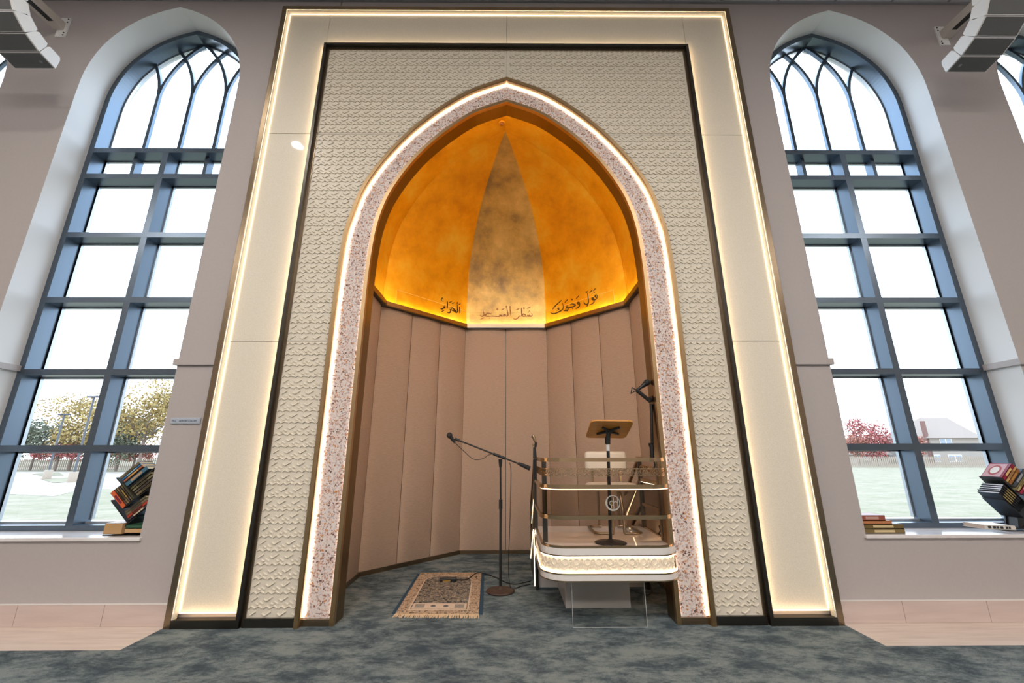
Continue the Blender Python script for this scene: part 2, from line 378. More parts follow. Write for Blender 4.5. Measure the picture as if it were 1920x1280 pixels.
# ------------------------------------------------------------------ windows
YF, YB, YG = .31, .46, .445
ZT = [4.108, 3.806, 3.155, 2.496, 1.83, 1.19]
def make_window(n, c):
    r_ = sroot('window_%d' % n, (c, YF, SILL))
    P_ = full(W_H, c, SILL)
    Q = offset_in(P_, .052)
    MB().band(P_, Q, YF, YB).build('window_frame', M['frame'], r_)
    MB().band(offset_in(P_, .052), offset_in(P_, .066), YG+.0, YB+.01).build('glazing_bead', M['gasket'], r_)
    MB().box(c-.735, c+.735, YF, YB, SILL+.0, SILL+.042).build('bottom_rail', M['frame'], r_)
    MB().box(c-.73, c+.73, YB-.05, YB+.012, SILL+.042, SILL+.058).build('glazing_bead', M['gasket'], r_)
    for z in ZT:
        MB().box(c-.735, c+.735, YF, YB, z-.026, z+.026).build('transom', M['frame'], r_)
    MB().box(c-.029, c+.029, YF+.001, YB-.001, SILL+.04, ZT[0]-.02).build('mullion', M['frame'], r_)
    b_ = MB(); zs = [SILL+.042]+[z for z in ZT[::-1]]
    for i in range(len(zs)-1):
        za, zb = zs[i]+.026, zs[i+1]-.026
        for xa, xb in ((c-.733, c-.029), (c+.029, c+.733)):
            for q in (xa, xb-.012): b_.box(q, q+.012, YG, YB+.01, za, zb)
            b_.box(xa, xb, YG, YB+.01, zb-.012, zb)
    b_.build('glazing_bead', M['gasket'], r_)
    for dx in (-.365, .365): MB().box(c+dx-.018, c+dx+.018, YF+.07, YB, ZT[1]+.02, ZT[0]-.02).build('short_mullion', M['frame'], r_)
    # intersecting tracery
    curve = [(0,4.94),(-.018,5.06),(-.055,5.19),(-.115,5.33),(-.19,5.45),(-.28,5.56),(-.36,5.63),(-.44,5.69)]
    def inside(x, z):
        pz = interp([(a, b1) for a, b1 in [(-p[0]+0, p[1]) for p in W_H]], -abs(x-c)) if abs(x-c) < .785 else 0
        return z < pz-.02 and abs(x-c) < .77
    for dx in (-.365, 0, .365):
        x0 = c+dx
        MB().box(x0-.017, x0+.017, YB-.032, YB, ZT[0]+.02, 4.95).build('tracery_bar', M['frame'], r_)
        for s in (-1, 1):
            pts = [Vector((x0+(-s)*q[0], q[1])) for q in curve]
            pts = [p for p in catmull(pts, 4)]
            keep = []
            for p in pts:
                if inside(p.x, p.y): keep.append(p)
                else: break
            if len(keep) > 2:
                A_ = []; B_ = []
                for i, p in enumerate(keep):
                    t = (keep[min(i+1,len(keep)-1)]-keep[max(i-1,0)]).normalized(); nn = Vector((t.y, -t.x))*.016
                    A_.append((p.x+nn.x, p.y+nn.y)); B_.append((p.x-nn.x, p.y-nn.y))
                MB().band(A_, B_, YB-.032+.002*s, YB-.001*(s+1)).build('tracery_bar', M['frame'], r_)
    # panes
    pm = MB()
    ap = offset_in(P_, .05)
    pm.add([(x,YG+.005,z) for x, z in ap], [tuple(range(len(ap)))])
    pm.build('window_pane', M['pane'], r_, fix=False)
    MB().box(c-.80 if n not in (2,3) else c-.80, c+.80, WY-.02, YF+.02, SILL-.022, SILL+.003).build('window_sill', M['sill'], r_, bevel=.005)
    return r_
for i, c in enumerate(WIN): make_window(i+1, c)

# ------------------------------------------------------------------ the lit surround
su = thing('mihrab_surround', 'tall lit rectangular surround of cream panels with bronze trim around the pointed niche', 'surround', (0,0,0))
XO, ZO = 2.325, 5.631
def rect(x, z): return [(-x,0),(-x,z),(x,z),(x,0)]
MB().band(rect(XO,ZO), rect(XO-.045,ZO-.045), 0, WY+.01).build('outer_trim', M['bronze'], su, bevel=.002)
# cream panels, butted with thin joints
YC_ = .04
J = .0025
xo, xi, zo, zi = XO-.045, 1.84, ZO-.045, 5.14
zj = [.075, 2.032, 4.07, zo]
for s in (-1, 1):
    for a, b_ in zip(zj, zj[1:]):
        x0, x1 = sorted((s*xo, s*xi)); MB().box(x0, x1, YC_, YC_+.02, a+J, b_-J if b_ < zo else b_).build('cream_panel', M['cream'], su)
for a, b_ in ((-1.84,-.0),(.0,1.84)):
    MB().box(a+J, b_-J, YC_, YC_+.02, zi, zo).build('cream_panel', M['cream'], su)
MB().band(rect(xo,zo), rect(xo-.012,zo-.012), .002, YC_).build('light_channel', M['cream'], su)
for s in (-1, 1):
    x0, x1 = sorted((s*xo, s*xi)); MB().box(x0, x1, .0, WY, 0, .052).build('base_trim', M['dbronze'], su)
# LED line a little inside the outer edge
def lightline(path, r, m_, par, y):
    return MB().tube([(x,y,z) for x, z in path], r, 6).build('led_or_fill_strip', m_, par)
e = .024
lightline([(-xo+e,.095),(-xo+e,zo-e),(xo-e,zo-e),(xo-e,.095)], .0035, M['led_frame'], su, YC_-.006)
for s in (-1,1): lightline([(s*(xo-e),.085),(s*(xi+.03),.085)], .003, M['led_frame'], su, YC_-.004)
def strip(p, q_, wdt, power, aim, col=(1,.70,.40)):
    p, q_ = Vector(p), Vector(q_); ld = bpy.data.lights.new('led_tape', 'AREA'); ld.shape = 'RECTANGLE'; ld.size = (q_-p).length; ld.size_y = wdt; ld.energy = power; ld.color = col
    o = bpy.data.objects.new('led_tape', ld); C.objects.link(o); zx = -Vector(aim).normalized(); xx = (q_-p).normalized(); yy = zx.cross(xx).normalized(); zx = xx.cross(yy)
    mm_ = Matrix((xx, yy, zx)).transposed().to_4x4(); mm_.translation = (p+q_)/2; o.matrix_world = mm_
for s in (-1,1):
    strip((s*(xo-.004),.004,.09), (s*(xo-.004),.004,zo-.01), .006, 3.6, (-s*.75,.6,0))
    strip((s*(xi+.004),.010,.09), (s*(xi+.004),.010,zi), .005, 2.2, (s*.8,.5,0))
    strip((s*(xo-.05),.008,.060), (s*(xi+.02),.008,.060), .005, .2, (0,.5,.8))
strip((-xo,.004,zo-.004), (xo,.004,zo-.004), .006, 3.6, (0,.6,-.75))
strip((-xi,.010,zi+.004), (xi,.010,zi+.004), .005, 2, (0,.5,.8))
# inner bronze frame in two steps
MB().band(rect(1.84,zi), rect(1.815,zi-.025), -.002, .045).build('inner_trim', M['dbronze'], su)
MB().band(rect(1.815,zi-.025), rect(1.79,zi-.055), .028, .06).build('inner_trim', M['bronze'], su)
MB().band(rect(1.815,zi-.025), rect(1.8149,zi-.0251), .0, .03).build('inner_trim_lining', M['dbronze'], su)
# patterned relief field with the pointed opening cut out
YR = .036
PX, PZ = .104, .0901
def zarch(x):                             # height of the outer arch line at x
    x = abs(x)
    if x >= 1.443: return 0
    return interp([(-p[0], p[1]) for p in h_out], -x)
xr, zr = 1.79, zi-.055
def relief_panel(xa, xb, za, zb):
    # base sheet: columns clipped by the arch
    mb = MB(); 
    n = max(2, int((xb-xa)/.03))
    for i in range(n):
        p, q = xa+(xb-xa)*i/n, xa+(xb-xa)*(i+1)/n
        zp, zq = max(za, min(zb, zarch(p))), max(za, min(zb, zarch(q)))
        if zp >= zb and zq >= zb: continue
        mb.add([(p,YR,zp),(q,YR,zq),(q,YR,zb),(p,YR,zb)], [(0,1,2,3)])
    segs = [((225,115),(287,150)),((298,148),(410,76)),((370,186),(422,214)),((445,160),(520,205)),
            ((395,272),(450,240)),((450,240),(515,275)),((250,285),(305,240)),((305,240),(375,285)),((384,285),(384,352)),((244,292),(244,385))]
    k = PX/300
    i0 = int(math.floor((xa+2)/PX))-2; i1 = int((xb+2)/PX)+2
    j0 = int(math.floor(za/PZ))-2; j1 = int(zb/PZ)+2
    vs = []; fs = []
    for i in range(i0, i1):
        for j in range(j0, j1):
            ox, oz = -2+i*PX, j*PZ
            for si, (a, b_) in enumerate(segs):
                ax, az = ox+(a[0]-225)*k, oz-(a[1]-75)*k*1.0
                bx, bz = ox+(b_[0]-225)*k, oz-(b_[1]-75)*k*1.0
                if min(ax,bx) < xa+.004 or max(ax,bx) > xb-.004 or min(az,bz) < za+.006 or max(az,bz) > zb-.004: continue
                if min(az,bz) < max(zarch(ax), zarch(bx))+.012: continue
                hgt = .0078 if si < 8 else .0012
                d = Vector((bx-ax, bz-az)).normalized(); nn = Vector((-d.y, d.x))
                if nn.y < 0: nn = -nn
                w = .0085 if si < 8 else .004
                o = len(vs)
                # upper edge ramps down to the sheet, lower edge is a sharp step
                vs += [(ax,YR-hgt,az),(bx,YR-hgt,bz),(bx,YR,bz),(ax,YR,az),(ax+nn.x*w,YR-.0002,az+nn.y*w),(bx+nn.x*w,YR-.0002,bz+nn.y*w),(ax+nn.x*w*.45,YR-hgt,az+nn.y*w*.45),(bx+nn.x*w*.45,YR-hgt,bz+nn.y*w*.45)]
                fs += [(o,o+3,o+2,o+1),(o,o+1,o+7,o+6),(o+6,o+7,o+5,o+4),(o,o+6,o+4,o+3),(o+1,o+2,o+5,o+7)]
    mb.add(vs, fs)
    return mb.build('relief_panel', M['relief'], su, fix=False)
J2 = .0015
for xa, xb in ((-xr,-J2),(J2,xr)):
    relief_panel(xa, xb, .055, 2.03); relief_panel(xa, xb, 2.034, 4.06); relief_panel(xa, xb, 4.064, zr)
for s in (-1,1):
    x0, x1 = sorted((s*1.80, s*1.443)); MB().box(x0, x1, .012, WY, 0, .055).build('base_trim', M['dbronze'], su)
    x0, x1 = sorted((s*1.415, s*1.19)); MB().box(x0, x1, .034, WY+.01, 0, .042).build('base_trim', M['bronze'], su)
# arch trim, flaked band, inner trim, deep bronze reveal
MB().band(A_out, offset_in(A_out, .030), -.004, .055).build('arch_trim', M['gilt'], su)
MB().band(offset_in(A_out, .030), offset_in(A_out, .036), .004, .056).build('arch_lip', M['gilt'], su)
def clipfoot(poly, z0): return [(x, max(z, z0)) for x, z in poly]
o1 = clipfoot(offset_in(A_out, .036), .042); o2 = clipfoot(offset_in(A_open, -.031), .042)
MB().band(o1, o2, .054, .066).build('flaked_band', M['flake'], su)
lightline(clipfoot(offset_in(A_out, .042), .05), .0042, M['led_arch'], su, .044)
lightline(clipfoot(offset_in(A_open, -.034), .05), .0022, M['led_arch'], su, .050)
MB().band(offset_in(A_open, -.031), A_open, .033, .07).build('inner_arch_trim', M['gilt'], su)
MB().band(offset_in(A_open, -.02), A_open, .07, .205).build('arch_reveal', mat('dark_gilt_bronze', (.24,.155,.06), .3, 1.), su)
lightline([(x*1.05, z+.06) for x, z in A_open if z > 2.8], .005, M['vault_fill'], su, .235)  # unseen glowing tube added behind the arch to brighten the vault
for s in (-1,1): lightline([(s*1.235,.15),(s*1.235,2.72)], .004, M['niche_fill'], su, .225)  # more unseen tubes, added to lift the light on the padded walls
# solid backing so that nothing shows between the layers
MB().band(rect(1.86,5.2), rect(1.85,5.19), .06, .0601).build('backing', M['dbronze'], su)

# ------------------------------------------------------------------ the niche
XN = -.02; YC = .62; ZR = 2.755
ni = thing('prayer_niche', 'deep octagonal niche with padded fabric walls below a pointed golden half dome', 'niche', (XN,YC,0))
cs = [(-1.42,.20),(-1.42,1.204),(-.55,2.11),(.55,2.11),(1.42,1.204),(1.42,.20)]
cs = [(x+XN, y) for x, y in cs]
def padded(p, q, n):                       # n cushions between two floor corners
    p, q = Vector(p), Vector(q)
    t = (q-p); ln = t.length; t.normalize(); nn = Vector((t.y, -t.x))      # towards the room centre
    cen = Vector((XN, .9))
    if (cen-(p+q)/2).dot(nn) < 0: nn = -nn
    for i in range(n):
        a = p+t*(ln*i/n); w = ln/n
        rows = []
        K = 14
        for zz in (.035, .05, ZR-.01, ZR+.03):
            row = []
            for k in range(K+1):
                u = k/K; bul = .026*(1-abs(2*u-1)**3.2)
                if zz == .035 or zz == ZR+.03: bul *= .5
                pt = a+t*(w*(.007+.986*u))+nn*(bul+.004); row.append((pt.x, pt.y, zz))
            rows.append(row)
        MB().sheet(rows, True).build('padded_panel', M['fabric'], ni, fix=False)
padded(cs[0], cs[1], 2); padded(cs[1], cs[2], 3); padded(cs[2], cs[3], 2); padded(cs[3], cs[4], 3); padded(cs[4], cs[5], 2)
def ring(off, close=False):               # niche plan moved inwards by off
    out = []
    P_ = [Vector(c) for c in cs]; n = len(P_)
    for i in range(n):
        def nrm(a, b_):
            t = (b_-a).normalized(); nn = Vector((t.y, -t.x))
            if (Vector((XN,.9))-(a+b_)/2).dot(nn) < 0: nn = -nn
            return nn
        if i == 0: out.append(P_[i]+nrm(P_[0],P_[1])*off)
        elif i == n-1: out.append(P_[i]+nrm(P_[-2],P_[-1])*off)
        else:
            n1, n2 = nrm(P_[i-1],P_[i]), nrm(P_[i],P_[i+1]); b_ = (n1+n2).normalized(); out.append(P_[i]+b_*(off/b_.dot(n1)))
    return out
def ringband(off0, off1, z0, z1, name, m_):
    A_, B_ = ring(off0), ring(off1); n = len(A_)
    vs = [(p.x,p.y,z0) for p in A_]+[(p.x,p.y,z0) for p in B_]+[(p.x,p.y,z1) for p in A_]+[(p.x,p.y,z1) for p in B_]; fs = []
    for i in range(n-1):
        j = i+1; fs += [(i,j,n+j,n+i),(2*n+i,3*n+i,3*n+j,2*n+j),(i,2*n+i,2*n+j,j),(n+i,n+j,3*n+j,3*n+i)]
    fs += [(0,n,3*n,2*n),(n-1,3*n-1,4*n-1,2*n-1)]
    return MB().add(vs, fs).build(name, m_, ni)
ringband(-.01, .0, 0, ZR+.03, 'wall_lining', M['dbronze'])
ringband(0, .028, 0, .04, 'base_strip', M['bronze'])
ringband(0, .075, ZR, ZR+.012, 'rim', M['dbronze'])
ringband(.062, .075, ZR+.012, ZR+.06, 'rim_face', M['bronze'])
lp = ring(.045); MB().tube([(p.x,p.y,ZR+.024) for p in lp], .006, 6).build('cove_light', M['led_cove'], ni)
# golden vault and half dome
prof = [(ZR+.01,1.405),(3.0,1.40),(3.34,1.368),(3.55,1.325),(3.75,1.257),(3.9,1.17),(4.06,1.055),(4.2,.93),(4.31,.80),(4.40,.66),(4.485,.49),(4.56,.31),(4.605,.17),(4.64,0)]
pz = catmull([Vector((a, z)) for z, a in prof], 4)
pz = [(max(p.x,0), p.y) for p in pz]
KY, KS, KB = 1.055, .4142, .389
def facet(fa, fb, name, m_, sub=10, thick=.0):
    rows = []
    for a, z in pz:
        A_, B_ = Vector(fa(a, z)), Vector(fb(a, z)); rows.append([tuple(A_.lerp(B_, k/sub)) for k in range(sub+1)])
    return MB().sheet(rows, True).build(name, m_, ni, fix=False)
back = lambda s: (lambda a, z: (XN+s*KB*a, YC+KY*a, z))
side = lambda s: (lambda a, z: (XN+s*a, YC+KS*a, z))
frnt = lambda s: (lambda a, z: (XN+s*a, .19, z))
facet(back(-1), back(1), 'dome_facet', M['gold_pale'])
for s in (-1,1):
    facet(side(s), back(s), 'dome_facet', M['gold']); facet(frnt(s), side(s), 'vault_side', M['gold'])
    rb = MB(); rb.tube([tuple(Vector(back(s)(a, z))+Vector((0,-.003,0))) for a, z in pz], .0025, 5); rb.tube([tuple(Vector(side(s)(a, z))+Vector((-s*.004,-.002,0))) for a, z in pz], .0022, 5)
    rb.build('rib', M['gold'], ni)
# outer shell of the niche (keeps daylight out)
sh = MB(); sh.box(-1.75,-1.70,.6,2.5,-1.2,5.2); sh.box(1.70,1.75,.6,2.5,-1.2,5.2); sh.box(-1.75,1.75,2.45,2.5,-1.2,5.2); sh.box(-1.75,1.75,.6,2.5,5.15,5.2)
struct(sh.build('wall_niche', M['ext']))
# recessed detector in the vault ridge
dt = thing('ceiling_sprinkler', 'small round recessed cap at the peak of the golden vault', 'sprinkler', (XN-.035,.47,4.60))
MB().lathe([(.034,.0),(.036,-.012),(.030,-.016),(.030,-.004),(.0,-.004)], (XN-.035,.47,4.612), 20).build('cover_ring', M['gold'], dt)
MB().lathe([(.026,-.016),(.024,-.02),(.0,-.021)], (XN-.035,.47,4.612), 20).build('cap', plain('sprinkler cap',(190,120,70)), dt)

# ------------------------------------------------------------------ lettering on clear sheets
def glass_sheet(A_, B_, z0, z1, label):
    A_, B_ = Vector((*A_,0)), Vector((*B_,0)); t = (B_-A_).normalized(); nn = Vector((t.y,-t.x,0))
    if nn.y > 0: nn = -nn
    th = thing('inscription_panel', label, 'inscription', ((A_.x+B_.x)/2,(A_.y+B_.y)/2,z0), 'clear inscription sheets above the niche rim')
    MB().obox((A_.x,A_.y,z0), B_-A_, (0,0,z1-z0), -nn*.005).build('clear_sheet', M['clear'], th)
    ed = MB(); w = .0022
    for o, a, b2 in (((A_.x,A_.y,z1-w), B_-A_, Vector((0,0,w))), ((A_.x,A_.y,z0), t*w, Vector((0,0,z1-z0))), ((B_.x-t.x*w,B_.y-t.y*w,z0), t*w, Vector((0,0,z1-z0)))):
        ed.obox(Vector(o)+nn*.0006, a, b2, -nn*.006)
    ed.build('sheet_edge', plain('lit acrylic edge',(255,205,120), .3), th)
    return th, A_+Vector((0,0,z0)), nn
def strokes(th, p0, nn, ox, oy, sc, lst, name='lettering', m_=None):
    mb = MB()
    p1 = p0+nn*.004
    for st in lst:
        w, pts = st[0], st[1:]
        Pw = catmull([atplane(ox+a/sc, oy+b_/sc, p1, nn) for a, b_ in pts], 4) if len(pts) > 1 else []
        if len(pts) == 1:
            c = atplane(ox+pts[0][0]/sc, oy+pts[0][1]/sc, p1, nn); Pw = [c+Vector((-.004,0,.003)), c+Vector((.004,0,-.003))]
        n = len(Pw); A_ = []; B_ = []
        for i, p in enumerate(Pw):
            t = (Pw[min(i+1,n-1)]-Pw[max(i-1,0)]).normalized(); sdir = nn.cross(t).normalized()
            tp = w*(.35+.65*math.sin(PI*min(1,max(0,(i+.6)/(n+.2)))))
            A_.append(p+sdir*tp/2); B_.append(p-sdir*tp/2)
        vs = A_+B_+[a-nn*.004 for a in A_]+[a-nn*.004 for a in B_]; fs = []
        for i in range(n-1):
            j = i+1; fs += [(i,j,n+j,n+i),(2*n+i,3*n+i,3*n+j,2*n+j),(i,2*n+i,2*n+j,j),(n+i,n+j,3*n+j,3*n+i)]
        fs += [(0,n,3*n,2*n),(n-1,3*n-1,4*n-1,2*n-1)]
        mb.add(vs, fs)
    return mb.build(name, m_ or M['ink'], th)
def circ(x, y, r, n=9): return [(x+r*math.cos(2*PI*k/(n-1)), y+r*math.sin(2*PI*k/(n-1))) for k in range(n)]
gr = ring(.070)
z0, z1 = ZR+.061, ZR+.235
W1 = .0165
q = .045
def lerp2(a, b_, t): return (a.x+(b_.x-a.x)*t, a.y+(b_.y-a.y)*t)
tR = glass_sheet(lerp2(gr[3],gr[4],.01), lerp2(gr[3],gr[4],.90), z0, z1, 'right clear sheet with dark Arabic lettering ending beside the centre panel')
strokes(*tR[:1], tR[1], tR[2], 1020, 520, 10.667, [
 (W1,*circ(1042,372,22)),(W1,(1000,306)),(W1,(1064,372),(1052,420),(1005,446),(965,440),(958,415),(985,412),(1000,440),(995,490),(960,528),(912,545)),
 (W1,(868,308),(880,400),(886,480),(878,522),(842,540),(808,520),(798,482)),(W1*.7,(832,302),(845,282),(856,296),(870,268)),(W1*.7,(848,578),(884,548)),
 (W1*.7,(985,268),(1030,216)),(W1*.7,(908,302),(966,250)),
 (W1,*circ(690,512,20)),(W1,(714,512),(708,560),(678,602),(632,626)),(W1*.7,(638,424),(702,358)),
 (W1,(515,548),(560,528),(628,552),(572,588),(500,606),(470,622)),(W1,(575,620)),(W1*.6,*circ(560,440,10)),
 (W1,(476,560),(440,590),(476,604),(468,664),(434,650),(444,600)),(W1,(388,660),(430,664),(480,650)),
 (W1,(368,508),(386,600),(352,652),(290,690),(210,722),(150,716),(128,698)),(W1,(172,636),(225,568),(352,452)),
 (W1*.8,(300,602),(270,618),(302,636),(254,662)),(W1*.7,(412,502),(478,434))])
tC = glass_sheet(lerp2(gr[2],gr[3],.02), lerp2(gr[2],gr[3],.98), z0, z1, 'middle clear sheet with Arabic lettering on the pale centre of the dome')
strokes(*tC[:1], tC[1], tC[2], 820, 555, 10.667, [
 (W1,(1886,335),(1898,380),(1868,402),(1842,382),(1834,402),(1808,384),(1796,402),(1770,402)),(W1,(1770,402),(1760,372),(1722,356),(1692,384),(1720,402),(1775,402)),
 (W1,(1680,236),(1686,300),(1690,392)),(W1,(1700,400),(1640,398),(1618,430),(1570,460),(1516,450)),
 (W1*.8,(1840,296)),(W1*.8,(1826,316)),(W1*.8,(1856,316)),(W1*.7,(1795,250),(1866,214)),(W1*.7,(1578,275),(1636,248)),(W1*.6,*circ(1735,242,12)),
 (W1,(1453,238),(1460,300),(1467,384)),(W1,(1392,238),(1402,310),(1412,372),(1392,396),(1360,392)),(W1,(1372,372),(1340,362),(1330,388),(1372,392)),
 (W1,(1352,396),(1300,398),(1288,372),(1276,400),(1252,374),(1240,402),(1180,402),(1100,398),(1010,404)),
 (W1,(1092,352),(1040,346),(1004,340),(962,384),(1008,404),(1060,402)),(W1*.9,(1045,440)),
 (W1,(918,296),(930,350),(936,376),(896,402),(846,384)),(W1*.7,(858,466),(932,430)),(W1*.7,*circ(1385,210,12)),(W1*.7,*circ(1458,214,12)),(W1*.7,*circ(1202,262,12)),(W1*.7,(1282,278),(1338,248))],
 m_=plain('pale brown lettering',(150,95,50)))
tL = glass_sheet(lerp2(gr[1],gr[2],.10), lerp2(gr[1],gr[2],.99), z0, z1, 'left clear sheet with one dark Arabic word at its right end')
strokes(*tL[:1], tL[1], tL[2], 820, 555, 10.667, [
 (W1,(444,212),(450,270),(452,338)),(W1,(400,158),(404,240),(406,300),(382,328),(340,302)),(W1,(262,270),(300,232),(336,262),(372,300),(312,290),(268,268)),
 (W1,(250,262),(268,300),(240,332),(196,320)),(W1,(204,104),(202,246)),(W1,(152,204),(128,216),(154,240),(152,206)),(W1,(132,236),(104,256),(66,252)),
 (W1*.7,(234,128),(292,108)),(W1*.7,(292,150),(348,128)),(W1*.7,*circ(405,136,10)),(W1*.7,(428,168),(468,148)),
 (W1*.7,(86,308),(134,290))])
strokes(*tL[:1], tL[1], tL[2], 820, 555, 10.667, [(W1*.7,(122,30),(90,34),(104,54),(82,66),(86,92),(122,102))], 'stop_mark')

# ------------------------------------------------------------------ minbar
mn = thing('minbar_platform', 'raised white pulpit platform with bronze rails, lit patterned band and rear steps', 'pulpit', (.73,.3,0))
XL, XR, YFp, RC = .262, 1.235, -.045, .17
def upath(off=0, yl=.80, yr=.80, z=None, n=8):
    pts = [(XL-off, yl)]
    r_ = RC+off
    for k in range(n+1):
        a = PI+ (PI/2)*k/n; pts.append((XL+RC+r_*math.cos(a), YFp+RC+r_*math.sin(a)))
    for k in range(n+1):
        a = 1.5*PI+(PI/2)*k/n; pts.append((XR-RC+r_*math.cos(a), YFp+RC+r_*math.sin(a)))
    pts.append((XR+off, yr)); return pts
def uband(o0, o1, z0, z1, name, m_, yl=.80, yr=.80, par=mn, bevel=0.):
    A_, B_ = upath(o0, yl, yr), upath(o1, yl, yr); n = len(A_)
    vs = [(*p,z0) for p in A_]+[(*p,z0) for p in B_]+[(*p,z1) for p in A_]+[(*p,z1) for p in B_]; fs = []
    for i in range(n-1):
        j = i+1; fs += [(i,j,n+j,n+i),(2*n+i,3*n+i,3*n+j,2*n+j),(i,2*n+i,2*n+j,j),(n+i,n+j,3*n+j,3*n+i)]
    fs += [(0,n,3*n,2*n),(n-1,3*n-1,4*n-1,2*n-1)]
    return MB().add(vs, fs).build(name, m_, par, bevel=bevel)
def slab(off, z0, z1, name, m_, y1=.54):
    P_ = [(x, min(y, y1), z0) for x, y in upath(off, y1, y1)]
    return MB().prism(P_, (0,0,z1-z0)).build(name, m_, mn)
slab(-.012, .29, .496, 'platform_body', M['white']); slab(-.014, .4955, .503, 'platform_floor', M['marble'])
# curb of the right side, running on beside the steps
uband(-.012, .004, .498, .513, 'floor_edge', M['rail'])
uband(-.01, .010, .457, .499, 'upper_fascia', M['white'])
uband(-.01, .014, .449, .457, 'bronze_line', M['rail'])
M['lit_band'] = mat('cream_lit_band', (.86,.78,.66), .4)
uband(-.01, -.004, .343, .449, 'patterned_band', M['lit_band'])
uband(-.01, .016, .334, .343, 'bronze_line', M['rail'])
uband(-.01, .014, .297, .334, 'lower_fascia', M['white'])
uband(-.01, .016, .290, .297, 'bronze_line', M['rail'])
# relief figures of the band
def along(path, s):
    for a, b_ in zip(path, path[1:]):
        a, b_ = Vector(a), Vector(b_); l = (b_-a).length
        if s <= l: 
            t = (b_-a)/l; return a+t*s, t
        s -= l
    return None, None
pth = upath(-.0045); tot = sum((Vector(b_)-Vector(a)).length for a, b_ in zip(pth, pth[1:]))
fig = MB()
def fbar(s0, z0, s1, z1, w=.0042, h=.006, target=None, pathx=None):
    pa, ta = along(pathx or pth, s0); pb, tb = along(pathx or pth, s1)
    if pa is None or pb is None: return
    na = Vector((ta.y, -ta.x)); nb = Vector((tb.y, -tb.x))
    a = Vector((pa.x,pa.y,z0)); b_ = Vector((pb.x,pb.y,z1)); d = (b_-a).normalized(); nn = Vector((na.x+nb.x, na.y+nb.y, 0)).normalized()
    sd = d.cross(nn).normalized()*w/2
    (target or fig).obox(a-sd, b_-a, sd*2, nn*h)
def bandfig(target, z0, hh, per, path, w, h, tot):
    s = .02; 
    while s < tot-per:
        f_ = lambda a, b_, c, d: fbar(s+a*per, z0+b_*hh, s+c*per, z0+d*hh, w, h, target, path)
        hx = [(.5,.95),(.72,.82),(.72,.55),(.5,.40),(.28,.55),(.28,.82)]
        for i in range(6): f_(*hx[i], *hx[(i+1)%6])
        f_(.0,.92,.14,.82); f_(.0,.92,-.14,.82); f_(.14,.82,.14,.62); f_(-.14,.82,-.14,.55)
        f_(.14,.62,.36,.30); f_(.0,.72,.0,.42); f_(.0,.42,-.22,.28); f_(0,.42,.18,.30)
        f_(.18,.30,.18,.12); f_(.18,.12,.42,.05) ; f_(.42,.05,.74,.30); f_(.50,.28,.50,.12); f_(.64,.34,.86,.10); f_(.86,.10,1.0,.16)
        s += per
bandfig(fig, .352, .088, .078, pth, .0055, .006, tot)
fig.build('band_relief', M['lit_band'], mn)
for z in (.4455, .3465):
    MB().tube([(x,y,z) for x, y in upath(.0085)], .0026, 5).build('band_light', M['led_band'], mn)
# rails
uband(-.018, .0, 1.082, 1.110, 'top_rail', M['rail']); uband(-.012, .010, .893, .921, 'middle_rail', M['rail']); uband(-.012, .012, .686, .713, 'lower_rail', M['rail'])
MB().tube([(x,y,.889) for x, y in upath(.0)], .0028, 5).build('rail_light', M['led'], mn)
uband(.0, .004, .713, .893, 'tinted_glass', M['smoke'])
# pierced fret between top and middle rail
fr_ = MB(); p2 = upath(-.006)
uband(-.008,-.004,1.032,1.036,'fret_wire',M['rail']); uband(-.008,-.004,.979,.983,'fret_wire',M['rail'])
bandfig(fr_, .981, .054, .052, p2, .0034, .004, tot)
fr_.build('pierced_fret', M['rail'], mn)
for nm, x, y, w in (('post',XL+.034,.16,.0),('post',XL+.0,.77,0),('post',XR-.034,.16,0),('post',XR-.0,.77,0)):
    MB().box(x-.018, x+.018, y-.013, y+.013, .498, 1.085).build('post', M['dbronze'], mn, bevel=.002)
# rear steps with raking strings and handrails
for k, (y0, y1, z1) in enumerate(((.86,1.06,.375),(1.06,1.26,.25),(1.26,1.46,.125))):
    MB().box(XL+.03, XR-.03, y0, y1, 0, z1).build('step', M['white'], mn)
for x in (XL-.012, XR-.012):
    MB().prism([(x,.775,.512),(x,.775,0),(x,1.52,0),(x,1.52,.10),(x,.88,.512)], (.022,0,0)).build('stair_string', M['dbronze'], mn)
    for za, zb in ((1.095,.62),(.905,.43),(.70,.235)):
        MB().obox((x-.002,.78,za-.013), (0,.72,zb-za), (.026,0,0), (0,0,.026)).build('raking_rail', M['bronze'], mn)
    MB().box(x-.002,x+.026,1.48,1.52,0,.64).build('newel_post', M['dbronze'], mn)
    MB().add([(x+.01,.80,.89),(x+.01,1.48,.44),(x+.01,1.48,.25),(x+.01,.80,.70)], [(0,1,2,3)]).build('raking_glass', M['smoke'], mn, fix=False)
    MB().tube([(x+.011,.80,.885),(x+.011,1.46,.43)], .0028, 5).build('rail_light', M['led'], mn)
for x in (XL-.017,):
    MB().tube([(x,.785,.47),(x,.785,.03)], .0035, 5).build('string_light', M['led'], mn)
    MB().tube([(x,.785,.47),(x,.90,.46),(x,1.49,.09)], .003, 5).build('string_light', M['led'], mn)
MB().box(XL, XR, .54, .86, .455, .496).build('upper_landing', M['white'], mn)
MB().box(XL+.02, XR-.02, .855, .87, 0, .46).build('riser_panel', M['white'], mn)
# box foot under the platform
MB().prism([(.455,.345,0),(.955,.345,0),(.955,.345,.292),(.455,.345,.292)], (0,.62,0)).build('box_foot', plain('grey white lacquer',(190,186,184),.25), mn, bevel=.004)
